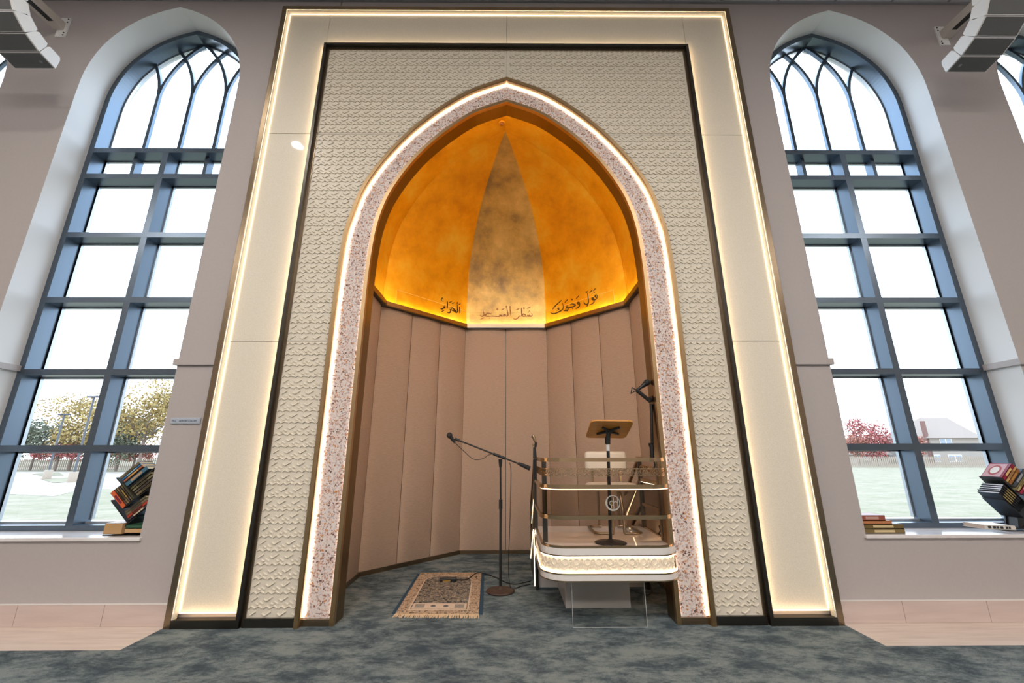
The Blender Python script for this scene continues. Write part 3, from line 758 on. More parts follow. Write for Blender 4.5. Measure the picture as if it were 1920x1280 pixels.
# ring emblem etched on the tinted sheet
em = MB(); ec = at(1149,943,YFp-.0065)
def flatring(cx, cz, r0, r1, a0=0, a1=2*PI, shift=0, n=40):
    vs = []; 
    for k in range(n+1):
        a = a0+(a1-a0)*k/n
        vs += [(cx+r1*math.cos(a), ec.y, cz+r1*math.sin(a)), (cx+shift+r0*math.cos(a), ec.y, cz+shift*1.1+r0*math.sin(a))]
    em.add(vs, [(2*k,2*k+1,2*k+3,2*k+2) for k in range(n)])
flatring(ec.x, ec.z, .045, .053, shift=.003)
flatring(ec.x-.008, ec.z, .0125, .0165); flatring(ec.x+.020, ec.z-.004, .0125, .0165, 0, PI)
em.box(ec.x+.0325, ec.x+.0365, ec.y-.0001, ec.y, ec.z-.034, ec.z+.046); em.box(ec.x+.0035, ec.x+.0075, ec.y-.0001, ec.y, ec.z-.052, ec.z+.04)
em.build('ring_emblem', M['etch'], mn, fix=False)

# clear acrylic shield standing before the foot
ac = thing('acrylic_shield', 'clear acrylic sheet standing on the carpet under the pulpit front', 'shield', (.71,-.01,0))
MB().box(.457,.965,-.010,-.004,0,.288).build('clear_sheet', M['clear'], ac)
ed = MB()
for a in ((.456,.4585,-.010,-.004,0,.288),(.9635,.966,-.010,-.004,0,.288),(.457,.965,-.010,-.004,0,.0025)): ed.box(*a)
ed.build('polished_edge', M['acryl_edge'], ac)
for x_ in (.457,.962): MB().box(x_,x_+.003,-.004,.05,0,.288).build('side_return', M['clear'], ac)

# ------------------------------------------------------------------ chair on the platform
ch = thing('armless_chair', 'ivory leather chair with bronze cantilever frame standing on the pulpit platform', 'chair', (.92,.55,.503))
def rbox(x0,x1,y0,y1,z0,z1,name,m_,par,bev,seg=4):
    o = MB().box(x0,x1,y0,y1,z0,z1).build(name, m_, par, bevel=bev, seg=seg)
    for p in o.data.polygons: p.use_smooth = True
    return o
# seat: rounded plan
pl = [(.92+.215*math.copysign(abs(math.cos(a))**.55, math.cos(a)), .60+.20*math.copysign(abs(math.sin(a))**.55, math.sin(a))) for a in [2*PI*k/40 for k in range(40)]]
rows = []
for sc_, z in ((.0,.83),(.86,.832),(.96,.842),(1.,.858),(.985,.876),(.90,.886),(.5,.890),(0,.891)):
    rows.append([(.92+(x-.92)*sc_, .60+(y-.60)*sc_, z) for x, y in pl+[pl[0]]])
MB().sheet(rows, True).build('seat', M['leather'], ch)
rbox(.735,1.125,.775,.835,.985,1.158,'backrest',M['leather'],ch,.028)
for x in (.80,1.06):
    MB().box(x-.010,x+.010,.80,.822,.86,1.02).build('back_support', M['bronze'], ch)
def flatleg(s):
    mb = MB(); xx = .92+s*.09
    mb.tube([(xx,.42,.512),(.92+s*.16,.42,.512),(.92+s*.19,.46,.512),(.92+s*.19,.74,.512),(.92+s*.12,.76,.512),(xx-s*.02,.76,.512)], .011, 6)
    mb.tube([(xx-s*.045,.42,.512),(xx-s*.045,.44,.70),(xx-s*.045,.50,.84)], .012, 6); mb.tube([(xx,.42,.512),(xx-s*.045,.42,.512)], .011, 6)
    mb.tube([(xx-s*.0,.76,.512),(xx,.74,.84)], .010, 6)
    return mb.build('leg', M['bronze'], ch)
flatleg(-1); flatleg(1)

# ------------------------------------------------------------------ music stand
ms = thing('lectern_stand', 'black pole stand with tilted oak desk near the pulpit front rail', 'music stand', (.77,.06,.503))
MB().lathe([(0,.0),(.115,.0),(.118,.004),(.105,.010),(.03,.016),(.018,.03),(0,.03)], (.772,.10,.5035), 32).build('base', M['black'], ms)
MB().tube([(.772,.10,.52),(.79,.075,1.165)], .0125, 12).build('pole', M['black'], ms)
MB().tube([(.789,.075,1.16),(.790,.075,1.215)], .0145, 12).build('upper_tube', M['plastic'], ms)
MB().tube([(.790,.075,1.213),(.791,.07,1.262)], .021, 12).build('height_collar', M['black'], ms)
A0 = at(1098,821,.20); B0 = at(1174,822,.20); C0 = at(1188,790,-.07); D0 = at(1108,789,-.07)
cn = (A0+B0+C0+D0)/4; ex = (B0-A0).normalized(); ey = ((C0+D0)/2-(A0+B0)/2); ly = ey.length; ey = (ey-ex*ey.dot(ex)).normalized(); ez = ex.cross(ey).normalized()
if ez.z < 0: ez = -ez
def rrect(w, h, r_, n=6):
    out = []
    for cx_, cy_, a0 in ((w-r_,h-r_,0),(-w+r_,h-r_,PI/2),(-w+r_,-h+r_,PI),(w-r_,-h+r_,1.5*PI)):
        for k in range(n+1):
            a = a0+PI/2*k/n; out.append((cx_+r_*math.cos(a), cy_+r_*math.sin(a)))
    return out
w2 = ((B0-A0).length+(C0-D0).length)/4
MB().prism([cn+ex*x+ey*y for x, y in rrect(w2, ly/2, .042)], ez*.014).build('desk', M['wood'], ms, bevel=.002)
br = MB()
for dx, dy in ((-.085,-.06),(.085,-.06),(-.06,.055),(.07,.06)):
    br.tube([cn-ez*.012, cn-ez*.008+ex*dx*.5+ey*dy*.5, cn-ez*.006+ex*dx+ey*dy], [.017,.010,.008], 8)
br.tube([Vector((.791,.07,1.255)), cn-ez*.006], .018, 10)
br.build('desk_bracket', M['black'], ms)

# ------------------------------------------------------------------ floor microphone stand
X0, Y0 = -.052, .74
st = thing('microphone_stand', 'black boom microphone stand on a round brown base beside the prayer rug', 'microphone stand', (X0,Y0,0))
MB().lathe([(0,.0),(.118,.0),(.122,.006),(.118,.014),(.06,.020),(.022,.026),(.018,.045),(0,.045)], (X0,Y0,.001), 36).build('base', M['cbase'], st)
MB().tube([(X0,Y0,.03),(X0-.002,Y0,.72)], .0115, 12).build('lower_tube', M['black'], st)
MB().tube([(X0-.002,Y0,.66),(X0-.002,Y0,.74)], .016, 12).build('clutch', M['black'], st)
MB().tube([(X0-.002,Y0,.72),(X0-.006,Y0,1.06)], .0085, 12).build('upper_tube', M['black'], st)
MB().tube([(X0-.006,Y0,1.02),(X0-.006,Y0,1.09)], [.012,.019], 12).build('boom_clamp', M['black'], st)
bA, bB = Vector((-.470,Y0-.01,1.268)), Vector((.105,Y0-.01,1.052))
MB().tube([bA, bB], .0075, 10).build('boom', M['black'], st)
MB().tube([bA+(bB-bA)*.60, bA+(bB-bA)*.80], .0135, 10).build('boom_sleeve', M['black'], st)
MB().tube([bA+(bB-bA)*-.03, bA+(bB-bA)*.05], .012, 10).build('microphone_clip', M['black'], st)
MB().tube([bB, bB+Vector((.03,0,-.011)), bB+Vector((.11,0,-.045))], [.012,.017,.020], 12).build('counterweight', M['blackm'], st)
mi = thing('microphone', 'black round-headed microphone clipped at the raised tip of the floor boom', 'microphone', (-.50,Y0,1.27))
h0 = Vector((-.535,Y0-.01,1.305)); h1 = Vector((-.482,Y0-.01,1.238))
def sphere(c, r_, n=16, sq=1.):
    return MB().lathe([(r_*math.sin(PI*k/10), -r_*math.cos(PI*k/10)*sq) for k in range(11)], c, n)
sphere(h0, .027).build('grille_head', M['blackm'], mi)
MB().tube([h0+(h1-h0)*.2, h1], [.018,.011], 12).build('handle', M['black'], mi)
cb = [h1]+[bA+(bB-bA)*t+Vector((0,-.01,-dz)) for t, dz in ((.12,.075),(.28,.115),(.42,.085),(.52,.03),(.58,.008))]
cable = catmull(cb, 6)
one(MB().tube(cable, .0032, 6), 'microphone_cable', M['black'], 'thin black cable drooping under the boom next to its microphone', 'cable')
j = Vector((.028,Y0-.02,1.06))
cb = [j, j+Vector((.012,0,-.10)), j+Vector((.0,.02,-.55)), Vector((.02,.80,.30)), Vector((.02,.80,.10)), Vector((.045,.80,.008)), Vector((.12,.86,.006)), Vector((.215,.93,.006))]
one(MB().tube(catmull(cb, 6), .0035, 6), 'microphone_cable', M['black'], 'black cable hanging straight down beside the floor stand pole to the carpet', 'cable')

# ------------------------------------------------------------------ microphones on the pulpit
r1 = thing('boom_microphone_stand', 'tall black boom arm clamped to the right rail of the pulpit', 'microphone arm', (1.17,.13,1.10))
q = lambda px, py, Y=.13: at(px, py, Y)
MB().tube([q(1223,862), q(1222,835)], .017, 10).build('clamp_sleeve', M['black'], r1)
MB().tube([q(1223,845), q(1221,757)], .0115, 10).build('vertical_tube', M['black'], r1)
MB().tube([q(1222,838), q(1219,830)], .018, 10).build('clutch_knob', M['black'], r1)
MB().tube([q(1224,746)+Vector((0,-.02,0)), q(1217,750)+Vector((0,.02,0))], .020, 12).build('joint_knob', M['black'], r1)
MB().tube([q(1219,752), q(1193,731)], .0150, 10).build('boom', M['black'], r1)
MB().tube([q(1193,731), q(1185,726), q(1183,738), q(1190,733)], .0055, 6).build('clip', M['black'], r1)
MB().tube([q(1226,862), q(1228,872), q(1226,880)], .006, 6).build('clamp_screw', M['black'], r1)
m2 = thing('microphone', 'black microphone at the tip of the pulpit boom arm, angled up right', 'microphone', tuple(q(1200,724)))
sphere(q(1213,717), .026).build('grille_head', M['blackm'], m2)
MB().tube([q(1209,720), q(1203,725), q(1193,732)], [.022,.014,.011], 12).build('handle', M['black'], m2)
r2 = thing('phone_holder', 'small black and bronze clip holder clamped on the left pulpit rail end', 'holder', tuple(at(1003,858,.56)))
q = lambda px, py, Y=.56: at(px, py, Y)
MB().tube([q(1003,858), q(1002,838)], [.018,.012], 10).build('clamp', M['black'], r2)
MB().tube([q(1004,838), q(1005,829)], .011, 10).build('neck', M['black'], r2)
MB().obox(q(998,837), (.035,0,.0), (0,.02,0), (0,0,.025)).build('collar', M['bronze'], r2)
MB().tube([q(1004,829), q(1001,820), q(999,815)], [.012,.016,.009], 10).build('spring_clip', M['bronze'], r2)
MB().tube([q(996,819), q(1000,818), q(1000,814)], .006, 8).build('clip_tip', M['black'], r2)
MB().box(.238,.262,.553,.575,.92,1.10).build('clamp_bar', M['black'], r2)
# cable loop over the right curb
cb = [at(1236,985,.45), at(1238,995,.42), at(1234,1003,.40), at(1240,990,.36), at(1241,975,.34)]
one(MB().tube(catmull(cb, 5), .006, 6), 'coiled_cable', M['black'], 'short black cable end curled at the right edge of the pulpit floor', 'cable')
cb = [at(1182,1092,.6)+Vector((0,0,-.02)), Vector((1.02,.9,.007)), Vector((1.10,.70,.007)), Vector((1.17,.62,.006)), Vector((1.25,.75,.006)), Vector((1.30,1.0,.006))]
cb[0] = Vector((.98,1.10,.007))
one(MB().tube(catmull(cb, 6), .005, 6), 'floor_cable', M['black'], 'black cable on the dark carpet behind the pulpit foot, right side', 'cable')

# ------------------------------------------------------------------ prayer rug
ru = thing('prayer_rug', 'small patterned prayer rug with cream fringe lying left of the microphone stand', 'rug', (-.53,.72,0))
c4 = [Vector((-.850,1.285,0)), Vector((-.250,1.285,0)), Vector((-.20,.215,0)), Vector((-.815,.235,0))]   # far left, far right, near right, near left
def rg_(u, v, z): 
    a = c4[0].lerp(c4[1], u); b_ = c4[3].lerp(c4[2], u); p = a.lerp(b_, v); return (p.x, p.y, z)
def patch(u0, u1, v0, v1, z, name, m_, t=.004):
    o = MB(); P_ = [rg_(u0,v0,z),rg_(u1,v0,z),rg_(u1,v1,z),rg_(u0,v1,z)]; o.prism(P_, (0,0,-t)); return o.build(name, m_, ru)
patch(0,1,0,1,.008,'pile',M['rug_border'],.008)
patch(-.045,0,.02,.985,.006,'side_edge',M['rug_blue'],.006); patch(1,1.045,.02,.985,.006,'side_edge',M['rug_blue'],.006)
# pointed field with cream outline
def fieldpoly(du, z):
    pts = [(.13+du,.93-du),(.13+du,.22),(.20+du*.8,.12+du),(.35,.10+du),(.5,.085+du),(.65,.10+du),(.80-du*.8,.12+du),(.87-du,.22),(.87-du,.93-du)]
    return [rg_(u, v, z) for u, v in pts]
MB().prism(fieldpoly(0,.0095), (0,0,-.003)).build('outline', M['rug_cream'], ru)
MB().prism(fieldpoly(.018,.0105), (0,0,-.003)).build('field', M['rug_field'], ru)
patch(.16,.84,.80,.91,.0112,'lower_panel',M['rug_cream'],.002); patch(.19,.31,.82,.89,.012,'lower_panel_block',plain('rug grey',(150,140,130),.9),.002); patch(.69,.81,.82,.89,.012,'lower_panel_block',plain('rug grey',(150,140,130),.9),.002)
for u in (.42,.58):
    P_ = [rg_(u+.035*math.cos(a), .855+.022*math.sin(a), .0122) for a in [2*PI*k/6 for k in range(6)]]; MB().prism(P_, (0,0,-.002)).build('lower_panel_motif', plain('rug slate',(105,100,100),.9), ru)
fg = MB()
for side_v, dirn in ((1.0, 1), (0., -1)):
    n = 110
    for k in range(n):
        u = (k+.5)/n; a = Vector(rg_(u, side_v, .007)); ln = (.062 if dirn > 0 else .03)*random.uniform(.75,1.1); dx = random.uniform(-.012,.012)
        w = .0042; p = a; q_ = a+Vector((dx, -dirn*ln, -.004))
        fg.add([(p.x-w,p.y,p.z),(p.x+w,p.y,p.z),(q_.x+w*.6,q_.y,q_.z),(q_.x-w*.6,q_.y,q_.z),(p.x,p.y,p.z+.003),(q_.x,q_.y,q_.z+.002)], [(0,4,5,3),(4,1,2,5),(3,5,2),(0,1,4)])
fo = fg.build('fringe', M['fringe'], ru); fo['kind'] = 'stuff'
# receiver lying on the rug with its lead
rc = thing('power_block', 'small black adapter block lying on the far end of the prayer rug', 'adapter', (-.54,1.13,.012))
pA, pB = atz(824,1087,.025), atz(852,1086,.025)
d = (pB-pA).normalized(); s_ = Vector((-d.y, d.x, 0))
MB().obox(Vector((pA.x,pA.y,.012))-s_*.025, d*.155, s_*.05, (0,0,.028)).build('case', M['black'], rc, bevel=.004)
MB().obox(Vector((pA.x,pA.y,.016))-s_*.0256+d*.03, d*.07, s_*.0005, (0,0,.010)).build('rating_label', plain('label gold',(170,130,60)), rc)
cb = [pA+d*.155, pA+d*.25+Vector((0,.03,-.008)), Vector((-.28,1.27,.012)), Vector((-.12,1.16,.006)), Vector((-.02,1.0,.006)), Vector((.08,.93,.006)), Vector((.22,1.02,.006))]
one(MB().tube(catmull([Vector((p.x,p.y,max(p.z,.014 if i < 3 else .006))) for i, p in enumerate(cb)], 6), .004, 6), 'power_cable', M['black'], 'black lead running from the adapter on the rug towards the pulpit steps', 'cable')

# wall outlet in the left side of the niche
ou = thing('wall_outlet', 'white double outlet plate on the padded wall at the left niche side', 'outlet', (-1.42,.97,.29))
MB().box(-1.424,-1.414,.925,1.025,.225,.360).build('cover_plate', M['plastic'], ou, bevel=.003)
for z in (.262,.323): MB().box(-1.4145,-1.411,.955,.995,z-.02,z+.02).build('socket', plain('socket grey',(205,195,185)), ou)

# name plate on the wall
pt = thing('name_plate', 'small silver plate with dark capitals on the pier left of the surround', 'sign', (-2.50,WY,1.39))
a, b_ = at(321,783,WY-.012), at(374,794,WY-.012)
MB().box(a.x, b_.x, WY-.012, WY, b_.z, a.z).build('plate', M['silver'], pt, bevel=.002)
MB().box(a.x+.006, b_.x-.006, WY-.0135, WY-.011, b_.z+.006, a.z-.006).build('insert', plain('insert blue grey',(176,186,200), .4), pt)
def text(s_, x, z, size, par, m_, y):
    cu = bpy.data.curves.new('lettering', 'FONT'); cu.body = s_; cu.size = size; cu.extrude = .0006
    o = bpy.data.objects.new('lettering', cu); C.objects.link(o); cu.materials.append(m_)
    dg = bpy.context.evaluated_depsgraph_get(); me = bpy.data.meshes.new_from_object(o.evaluated_get(dg)); C.objects.unlink(o); bpy.data.objects.remove(o)
    o2 = bpy.data.objects.new('lettering', me); C.objects.link(o2)
    me.transform(Matrix.Rotation(PI/2, 4, 'X')); me.transform(Matrix.Translation((x, y, z)))
    o2.parent = par; o2.matrix_parent_inverse = Matrix.Translation(par.location).inverted()
    return o2
text('NO', a.x+.012, (a.z+b_.z)/2-.006, .018, pt, plain('plate ink',(50,52,60)), WY-.0142)
text('ADNAN CALLED', a.x+.066, (a.z+b_.z)/2-.0065, .0185, pt, plain('plate ink',(50,52,60)), WY-.0142)

# ------------------------------------------------------------------ loudspeakers
def speaker(s, x0, label):
    t_ = thing('line_array_speaker', label, 'loudspeaker', (x0+s*.18,-.2,4.8), 'curved wall loudspeakers')
    w = .365*s
    ch_ = [(-.27,4.48),(-.41,4.508),(-.535,4.565),(-.645,4.66),(-.71,4.79),(-.74,4.93)]
    for i in range(5):
        (ya, za), (yb, zb) = ch_[i], ch_[i+1]
        d = Vector((0, yb-ya, zb-za)); u = d.normalized(); n_ = Vector((0, -u.z, u.y)); 
        if n_.y < 0: n_ = -n_                     # backwards and up
        n_ = Vector((0, abs(u.z), abs(u.y)))
        a = Vector((x0, ya, za))+u*.003; b2 = Vector((x0, yb, zb))-u*.003
        dp = .13; k_ = .024
        prof_ = [a, b2, b2+n_*dp*.75-u*k_*.4, b2+n_*dp-u*k_, a+n_*dp+u*k_, a+n_*dp*.75+u*k_*.4]
        MB().prism([p for p in prof_], (w,0,0)).build('cabinet', M['ivory'], t_, bevel=.003)
        gm = MB(); gm.obox(a+u*.006+Vector((s*.012,0,0))-n_*.003, (w-s*.024,0,0), (b2-a)-u*.012, n_*.004); gm.build('grille', M['grille'], t_, bevel=.002)
    # badge on the lowest grille
    MB().obox(Vector((x0+s*.055,ch_[0][0]-.055,ch_[0][1]+.006)), (s*.022,0,0), (0,-.02,.004), (0,0,-.004)).build('badge', plain('badge',(150,150,150)), t_)
    # wall bracket arm
    yw = WY-.02
    wall_pt = at(1764,62,yw) if s > 0 else at(121,46,yw)
    o = Vector((wall_pt.x, WY, wall_pt.z-.06))
    MB().box(*sorted((o.x-s*.03, o.x+s*.07)), WY-.012, WY, o.z-.09, o.z+.16).build('wall_plate', M['ivory'], t_)
    tip = Vector((o.x,-.62,o.z-.02))
    base_ = Vector((o.x, WY-.01, o.z))
    arm = MB(); arm.obox(base_, (s*.10,0,.0), (0,0,.09), tip-base_); arm.build('bracket_arm', plain('bracket cream',(205,196,186)), t_, bevel=.004)
    MB().obox(base_+Vector((s*.004,-.10,-.012)), (s*.045,0,0), (0,0,.02), (tip-base_)*.6).build('bracket_slot', M['black'], t_)
    sl = MB()
    for k, (dy, dz) in enumerate(((-.006,.14),(-.006,.10),(-.006,-.04),(-.006,-.07))): sl.lathe([(.008,-.013),(.008,-.016),(0,-.016)], (o.x-s*.012, WY, o.z+dz), 8, ax='y')
    sl.build('bolt', M['black'], t_)
speaker(1, 4.00, 'white and grey curved loudspeaker array on the right wall near the ceiling')
speaker(-1, -4.045, 'white and grey curved loudspeaker array on the left wall near the ceiling')

# ------------------------------------------------------------------ books and racks on the sills
def book(spine0, spine1, thick, depth, cover, label, group, pages=(225,205,170), yoff=0, name='book', inset=.006, title=None):
    # spine0->spine1 runs along the spine, thick: vector across the spine, depth: vector into the book
    a = Vector(spine0); l = Vector(spine1)-a; t = Vector(thick); d = Vector(depth)
    tn, dn, lnn = t.normalized(), d.normalized(), l.normalized(); c_ = .0025
    th = thing(name, label, 'book', tuple(a+l/2+t/2), group)
    cv = MB(); cv.obox(a, l, tn*c_, d); cv.obox(a+t-tn*c_, l, tn*c_, d); cv.obox(a, l, t, dn*c_)
    cv.build('cover', plain(label.split(' ')[0]+'_cover_%02x%02x%02x' % tuple(cover), cover, .45), th)
    pg = MB(); pg.obox(a+tn*c_+dn*c_+lnn*.003, l-lnn*.006, t-tn*2*c_, d-dn*(c_+inset)); pg.build('pages', plain('pages_%02x%02x%02x' % tuple(pages), pages, .8), th)
    if title:
        ti = MB(); ti.obox(a+l*.25+t*.25-dn*.0008, l*.5, t*.5, dn*.0008); ti.build('title_label', plain('title_%02x%02x%02x' % tuple(title), title, .5), th)
    return th
# left rack -------------------------------------------------------
zl = lambda x, y, Y: at(180+x/7.11, 840+y/7.11, Y)
YK = .11
lr = thing('tree_book_rack', 'black tree-shaped book rack with slanted shelves on the left window sill', 'book rack', tuple(zl(500,1150,.2)))
BK = Vector((0,.15,0))
def plank(z_, p, q_, w, par, nm='shelf', Y=YK, m_=None):
    A_, B_ = z_(*p, Y), z_(*q_, Y); u = (B_-A_).normalized(); nn = Vector((-u.z,0,u.x))
    MB().obox(A_, B_-A_, nn*w, BK).build(nm, m_ or M['black'], par)
plank(zl, (400,545), (800,240), -.008, lr); plank(zl, (275,388), (410,545), -.007, lr, 'shelf_end')
plank(zl, (205,690), (425,985), -.008, lr); plank(zl, (415,975), (760,720), -.008, lr)
plank(zl, (360,790), (700,530), -.008, lr)
plank(zl, (250,1150), (520,900), -.012, lr, 'brace'); plank(zl, (85,1158), (560,1158), -.005, lr, 'foot')
MB().obox(zl(470,1140,YK+.12), zl(760,420,YK+.12)-zl(470,1140,YK+.12), (.05,0,0), (0,.012,0)).build('spine_panel', M['black'], lr)
G1 = 'books held in the left slanted rack'
def slant(z_, p, q_, tvec, cover, label, title=None, Y=YK-.004, G=G1, dep=.13, pages=(225,205,170)):
    A_, B_ = z_(*p, Y), z_(*q_, Y); T0 = z_(p[0]+tvec[0], p[1]+tvec[1], Y)-A_
    u = (B_-A_).normalized(); T = T0-u*T0.dot(u)
    return book(A_, B_, T, (0,dep,0), cover, label, G, pages, title=title)
slant(zl,(318,385),(565,180),(24,22),(118,108,84),'olive slanted book, uppermost on the top shelf of the left rack',(90,80,60))
slant(zl,(344,408),(592,204),(20,18),(50,110,160),'blue slanted book, second from top on the left rack',(150,190,210))
slant(zl,(364,430),(612,222),(22,20),(168,98,66),'reddish slanted book under the blue one on the left rack',(210,170,90))
slant(zl,(384,470),(668,236),(34,36),(70,110,130),'thick blue-grey slanted book resting on the left rack top shelf',(190,150,110))
slant(zl,(190,600),(350,806),(48,-42),(214,98,52),'orange book with dark red oval, lowest of the leaning middle stack',(120,30,50))
for i, (c_, lb, ti) in enumerate((((98,80,72),'brown book directly above the orange one on the left rack',(40,30,24)),((130,108,70),'tan book second above the orange one on the left rack',(60,48,30)),((86,78,72),'dark olive book third above the orange one on the left rack',(170,140,70)),((112,100,74),'khaki book fourth above the orange one on the left rack',(60,50,40)),((74,70,54),'dark book topmost in the leaning middle stack of the left rack',None))):
    slant(zl,(242+i*25,556-i*19),(400+i*23,757-i*19),(22,-17),c_,lb,ti)
for i, (c_, lb) in enumerate((((96,90,62),'olive book highest in the middle right row of the left rack'),((126,116,86),'khaki book second in the middle right row of the left rack'),((88,80,72),'dark olive book third in the middle right row of the left rack'),((120,104,72),'tan book lowest in the middle right row of the left rack'))):
    slant(zl,(455+i*25,528+i*28),(720+i*25,316+i*28),(22,22),c_,lb,(60,52,40))
for i, (c_, lb, ti) in enumerate((((96,88,66),'olive book highest on the lowest slanted shelf of the left rack',(50,44,36)),((112,98,74),'tan book second on the lowest slanted shelf of the left rack',(60,50,40)),((170,58,36),'red book on the lowest slanted shelf of the left rack',(40,24,24)),((66,56,60),'black book at the bottom of the lowest slanted shelf',(205,190,160)))):
    slant(zl,(380+i*14,842+i*32),(650+i*14,632+i*32),(20,26),c_,lb,ti)
book(zl(90,1148,.085), zl(90,1148,.085)+Vector((.13,0,0)), (0,0,.075), (0,.17,0), (190,150,105), 'thick open tan book lying at the left foot of the left rack', 'books lying by the left rack', (215,175,125), inset=-.003)
book(zl(375,1132,.085), zl(375,1132,.085)+Vector((.16,0,0)), (0,0,.032), (0,.17,0), (200,160,115), 'tan book lying flat under the green book in the left rack foot', 'books lying by the left rack', (220,180,130))
book(zl(395,1068,.085), zl(395,1068,.085)+Vector((.15,0,0)), (0,0,.024), (0,.17,0), (52,92,66), 'dark green book lying flat at the foot of the left rack', 'books lying by the left rack')
# right rack ------------------------------------------------------
zr_ = lambda x, y, Y: at(1780+x/8, 850+y/8, Y)
rr = thing('tree_book_rack', 'black tree-shaped book rack with slanted shelves on the right window sill', 'book rack', tuple(zr_(1100,1150,.2)))
YK2 = .10
plank(zr_, (770,352), (1180,760), -.006, rr, 'shelf', YK2); plank(zr_, (830,690), (1130,960), -.007, rr, 'shelf', YK2)
plank(zr_, (830,690), (740,560), -.004, rr, 'shelf_end', YK2)
plank(zr_, (1060,860), (1300,640), -.007, rr, 'shelf', YK2)
MB().obox(zr_(860,1100,YK2+.12), zr_(820,790,YK2+.12)-zr_(860,1100,YK2+.12), (.22,0,0), (0,.012,0)).build('spine_panel', M['black'], rr)
MB().obox(zr_(920,1120,YK2+.02), (.25,0,0), (0,.14,0), (0,0,-.006)).build('foot', M['black'], rr)
MB().obox(zr_(1040,1120,YK2+.05), zr_(1010,860,YK2+.05)-zr_(1040,1120,YK2+.05), (.03,0,0), (0,.08,0)).build('brace', M['black'], rr)
G2 = 'books held in the right slanted rack'
def slr(p, q_, tvec, cover, label, title=None, dep=.15, pages=(235,230,225)): return slant(zr_, p, q_, tvec, cover, label, title, YK2-.004, G2, dep, pages)
bk = slr((790,362),(935,150),(52,38),(140,24,48),'crimson bound book with a pink ornamented cover on the right rack',(215,190,120))
# ornamented cover face on the open side
A_, B_ = zr_(790,362,YK2-.004), zr_(935,150,YK2-.004); T0 = zr_(842,400,YK2-.004)-A_; u = (B_-A_).normalized(); T = (T0-u*T0.dot(u)).normalized()
MB().obox(A_+u*.008-T*.0012+Vector((0,.02,0)), (B_-A_)-u*.016, T*.0012, (0,.125,0)).build('cover_ornament', plain('cover_pink',(214,170,175)), bk)
ctr = (A_+B_)/2-T*.0018+Vector((0,.08,0)); 
for r_, m_, off in ((.042,plain('cover_rose',(180,90,90)),0),(.030,plain('cover_white',(240,232,225)),.0006)):
    MB().prism([ctr-T*off+u*(r_*1.2*math.cos(a))+Vector((0,r_*math.sin(a),0)) for a in [2*PI*k/20 for k in range(20)]], -T*.0005).build('cover_medallion', m_, bk)
slr((845,402),(978,186),(40,30),(196,150,96),'tan book right of the crimson one on the right rack',(150,110,60))
slr((888,432),(1018,222),(46,34),(150,92,40),'brown book third on the top shelf of the right rack',(180,130,60))
slr((950,462),(1110,225),(56,40),(70,74,82),'slate grey book on the top shelf of the right rack',(150,150,155))
slr((1010,540),(1170,300),(40,30),(176,160,110),'pale khaki book on the top shelf of the right rack',(120,100,60))
slr((1050,580),(1215,335),(44,34),(150,34,60),'dark red book farthest right on the right rack',(200,170,110))
for i in range(5):
    slr((742+i*15,598-i*29),(985+i*17,818-i*27),(15,-26),(26,25,30),['black book with white page ends, lowest of the right rack stack','black book with white page ends, second from below in the right rack','black book with white page ends, middle of the right rack stack','black book with white page ends, second from top in the right rack','black book with white page ends, topmost of the right rack stack'][i],(150,130,80), .15, (238,236,240))
p0 = zr_(545,1138,.075); p1 = zr_(1025,1218,.03)
lf = book(p0+Vector((0,0,.002)), Vector((p1.x,p1.y,p0.z+.002)), (0,0,.030), (-.01,.15,0), (222,215,205), 'white book with black lettered spine lying flat before the right rack', 'books lying on the right sill', (200,180,165))
dd = (Vector((p1.x,p1.y,p0.z))-p0); 
for k, (t0, t1) in enumerate(((.10,.20),(.26,.36),(.38,.46),(.50,.60),(.68,.76),(.78,.84))):
    MB().obox(p0+dd*t0+Vector((0,-.0012,.009)), dd*(t1-t0), (0,0,.016), (0,.0008,0)).build('spine_mark', plain('spine ink',(40,42,48)), lf)
# pile at the left end of the right sill
za = lambda x, y, Y: at(1590+x/5.82, 830+y/5.82, Y)
Gp = 'books piled at the left end of the right sill'
zb0 = SILL+.004
for i, (x0, x1, h_, c_, lb, ti) in enumerate(((180,622,.032,(120,100,60),'gilt patterned olive book at the bottom of the right sill pile',(205,185,140)),(175,618,.032,(112,92,54),'gilt patterned olive book second from below in the sill pile',(205,185,140)),(150,500,.024,(190,120,78),'orange tan book third in the right sill pile',None),(150,437,.036,(150,82,68),'red patterned book on top of the right sill pile',(190,150,140)))):
    A_ = za(x0,960,.085); B_ = za(x1,960,.085)
    book((A_.x,.085,zb0), (B_.x,.085,zb0), (0,0,h_), (0,.13,0), c_, lb, Gp, (225,200,160), title=ti); zb0 += h_+.0005

# ------------------------------------------------------------------ ceiling downlights (they mirror in the glossy panels)
dl = None
for i, (x, y) in enumerate(((-3.28,-2.1),(3.24,-2.12),(-1.83,-.65),(1.75,-.65),(0,-1.6),(-2.78,-.5),(2.75,-.5),(-6,-2.1),(6,-2.1),(-3.2,-5.2),(0,-5.2),(3.2,-5.2))):
    if dl is None:
        dl = thing('ceiling_downlight', 'round recessed downlight in the tiled ceiling', 'downlight', (0,0,ZC), 'ceiling downlights')
        MB().lathe([(.10,-.001),(.10,-.008),(.08,-.010),(.078,-.002)], (0,0,ZC), 28).build('trim_ring', M['plastic'], dl)
        MB().lathe([(.078,-.004),(.0,-.004)], (0,0,ZC), 28).build('lens', M['lamp'], dl); o = dl
    else:
        o = dl.copy(); C.objects.link(o)
        for c_ in list(dl.children): d_ = c_.copy(); C.objects.link(d_); d_.parent = o
    o.location = (x, y, ZC)

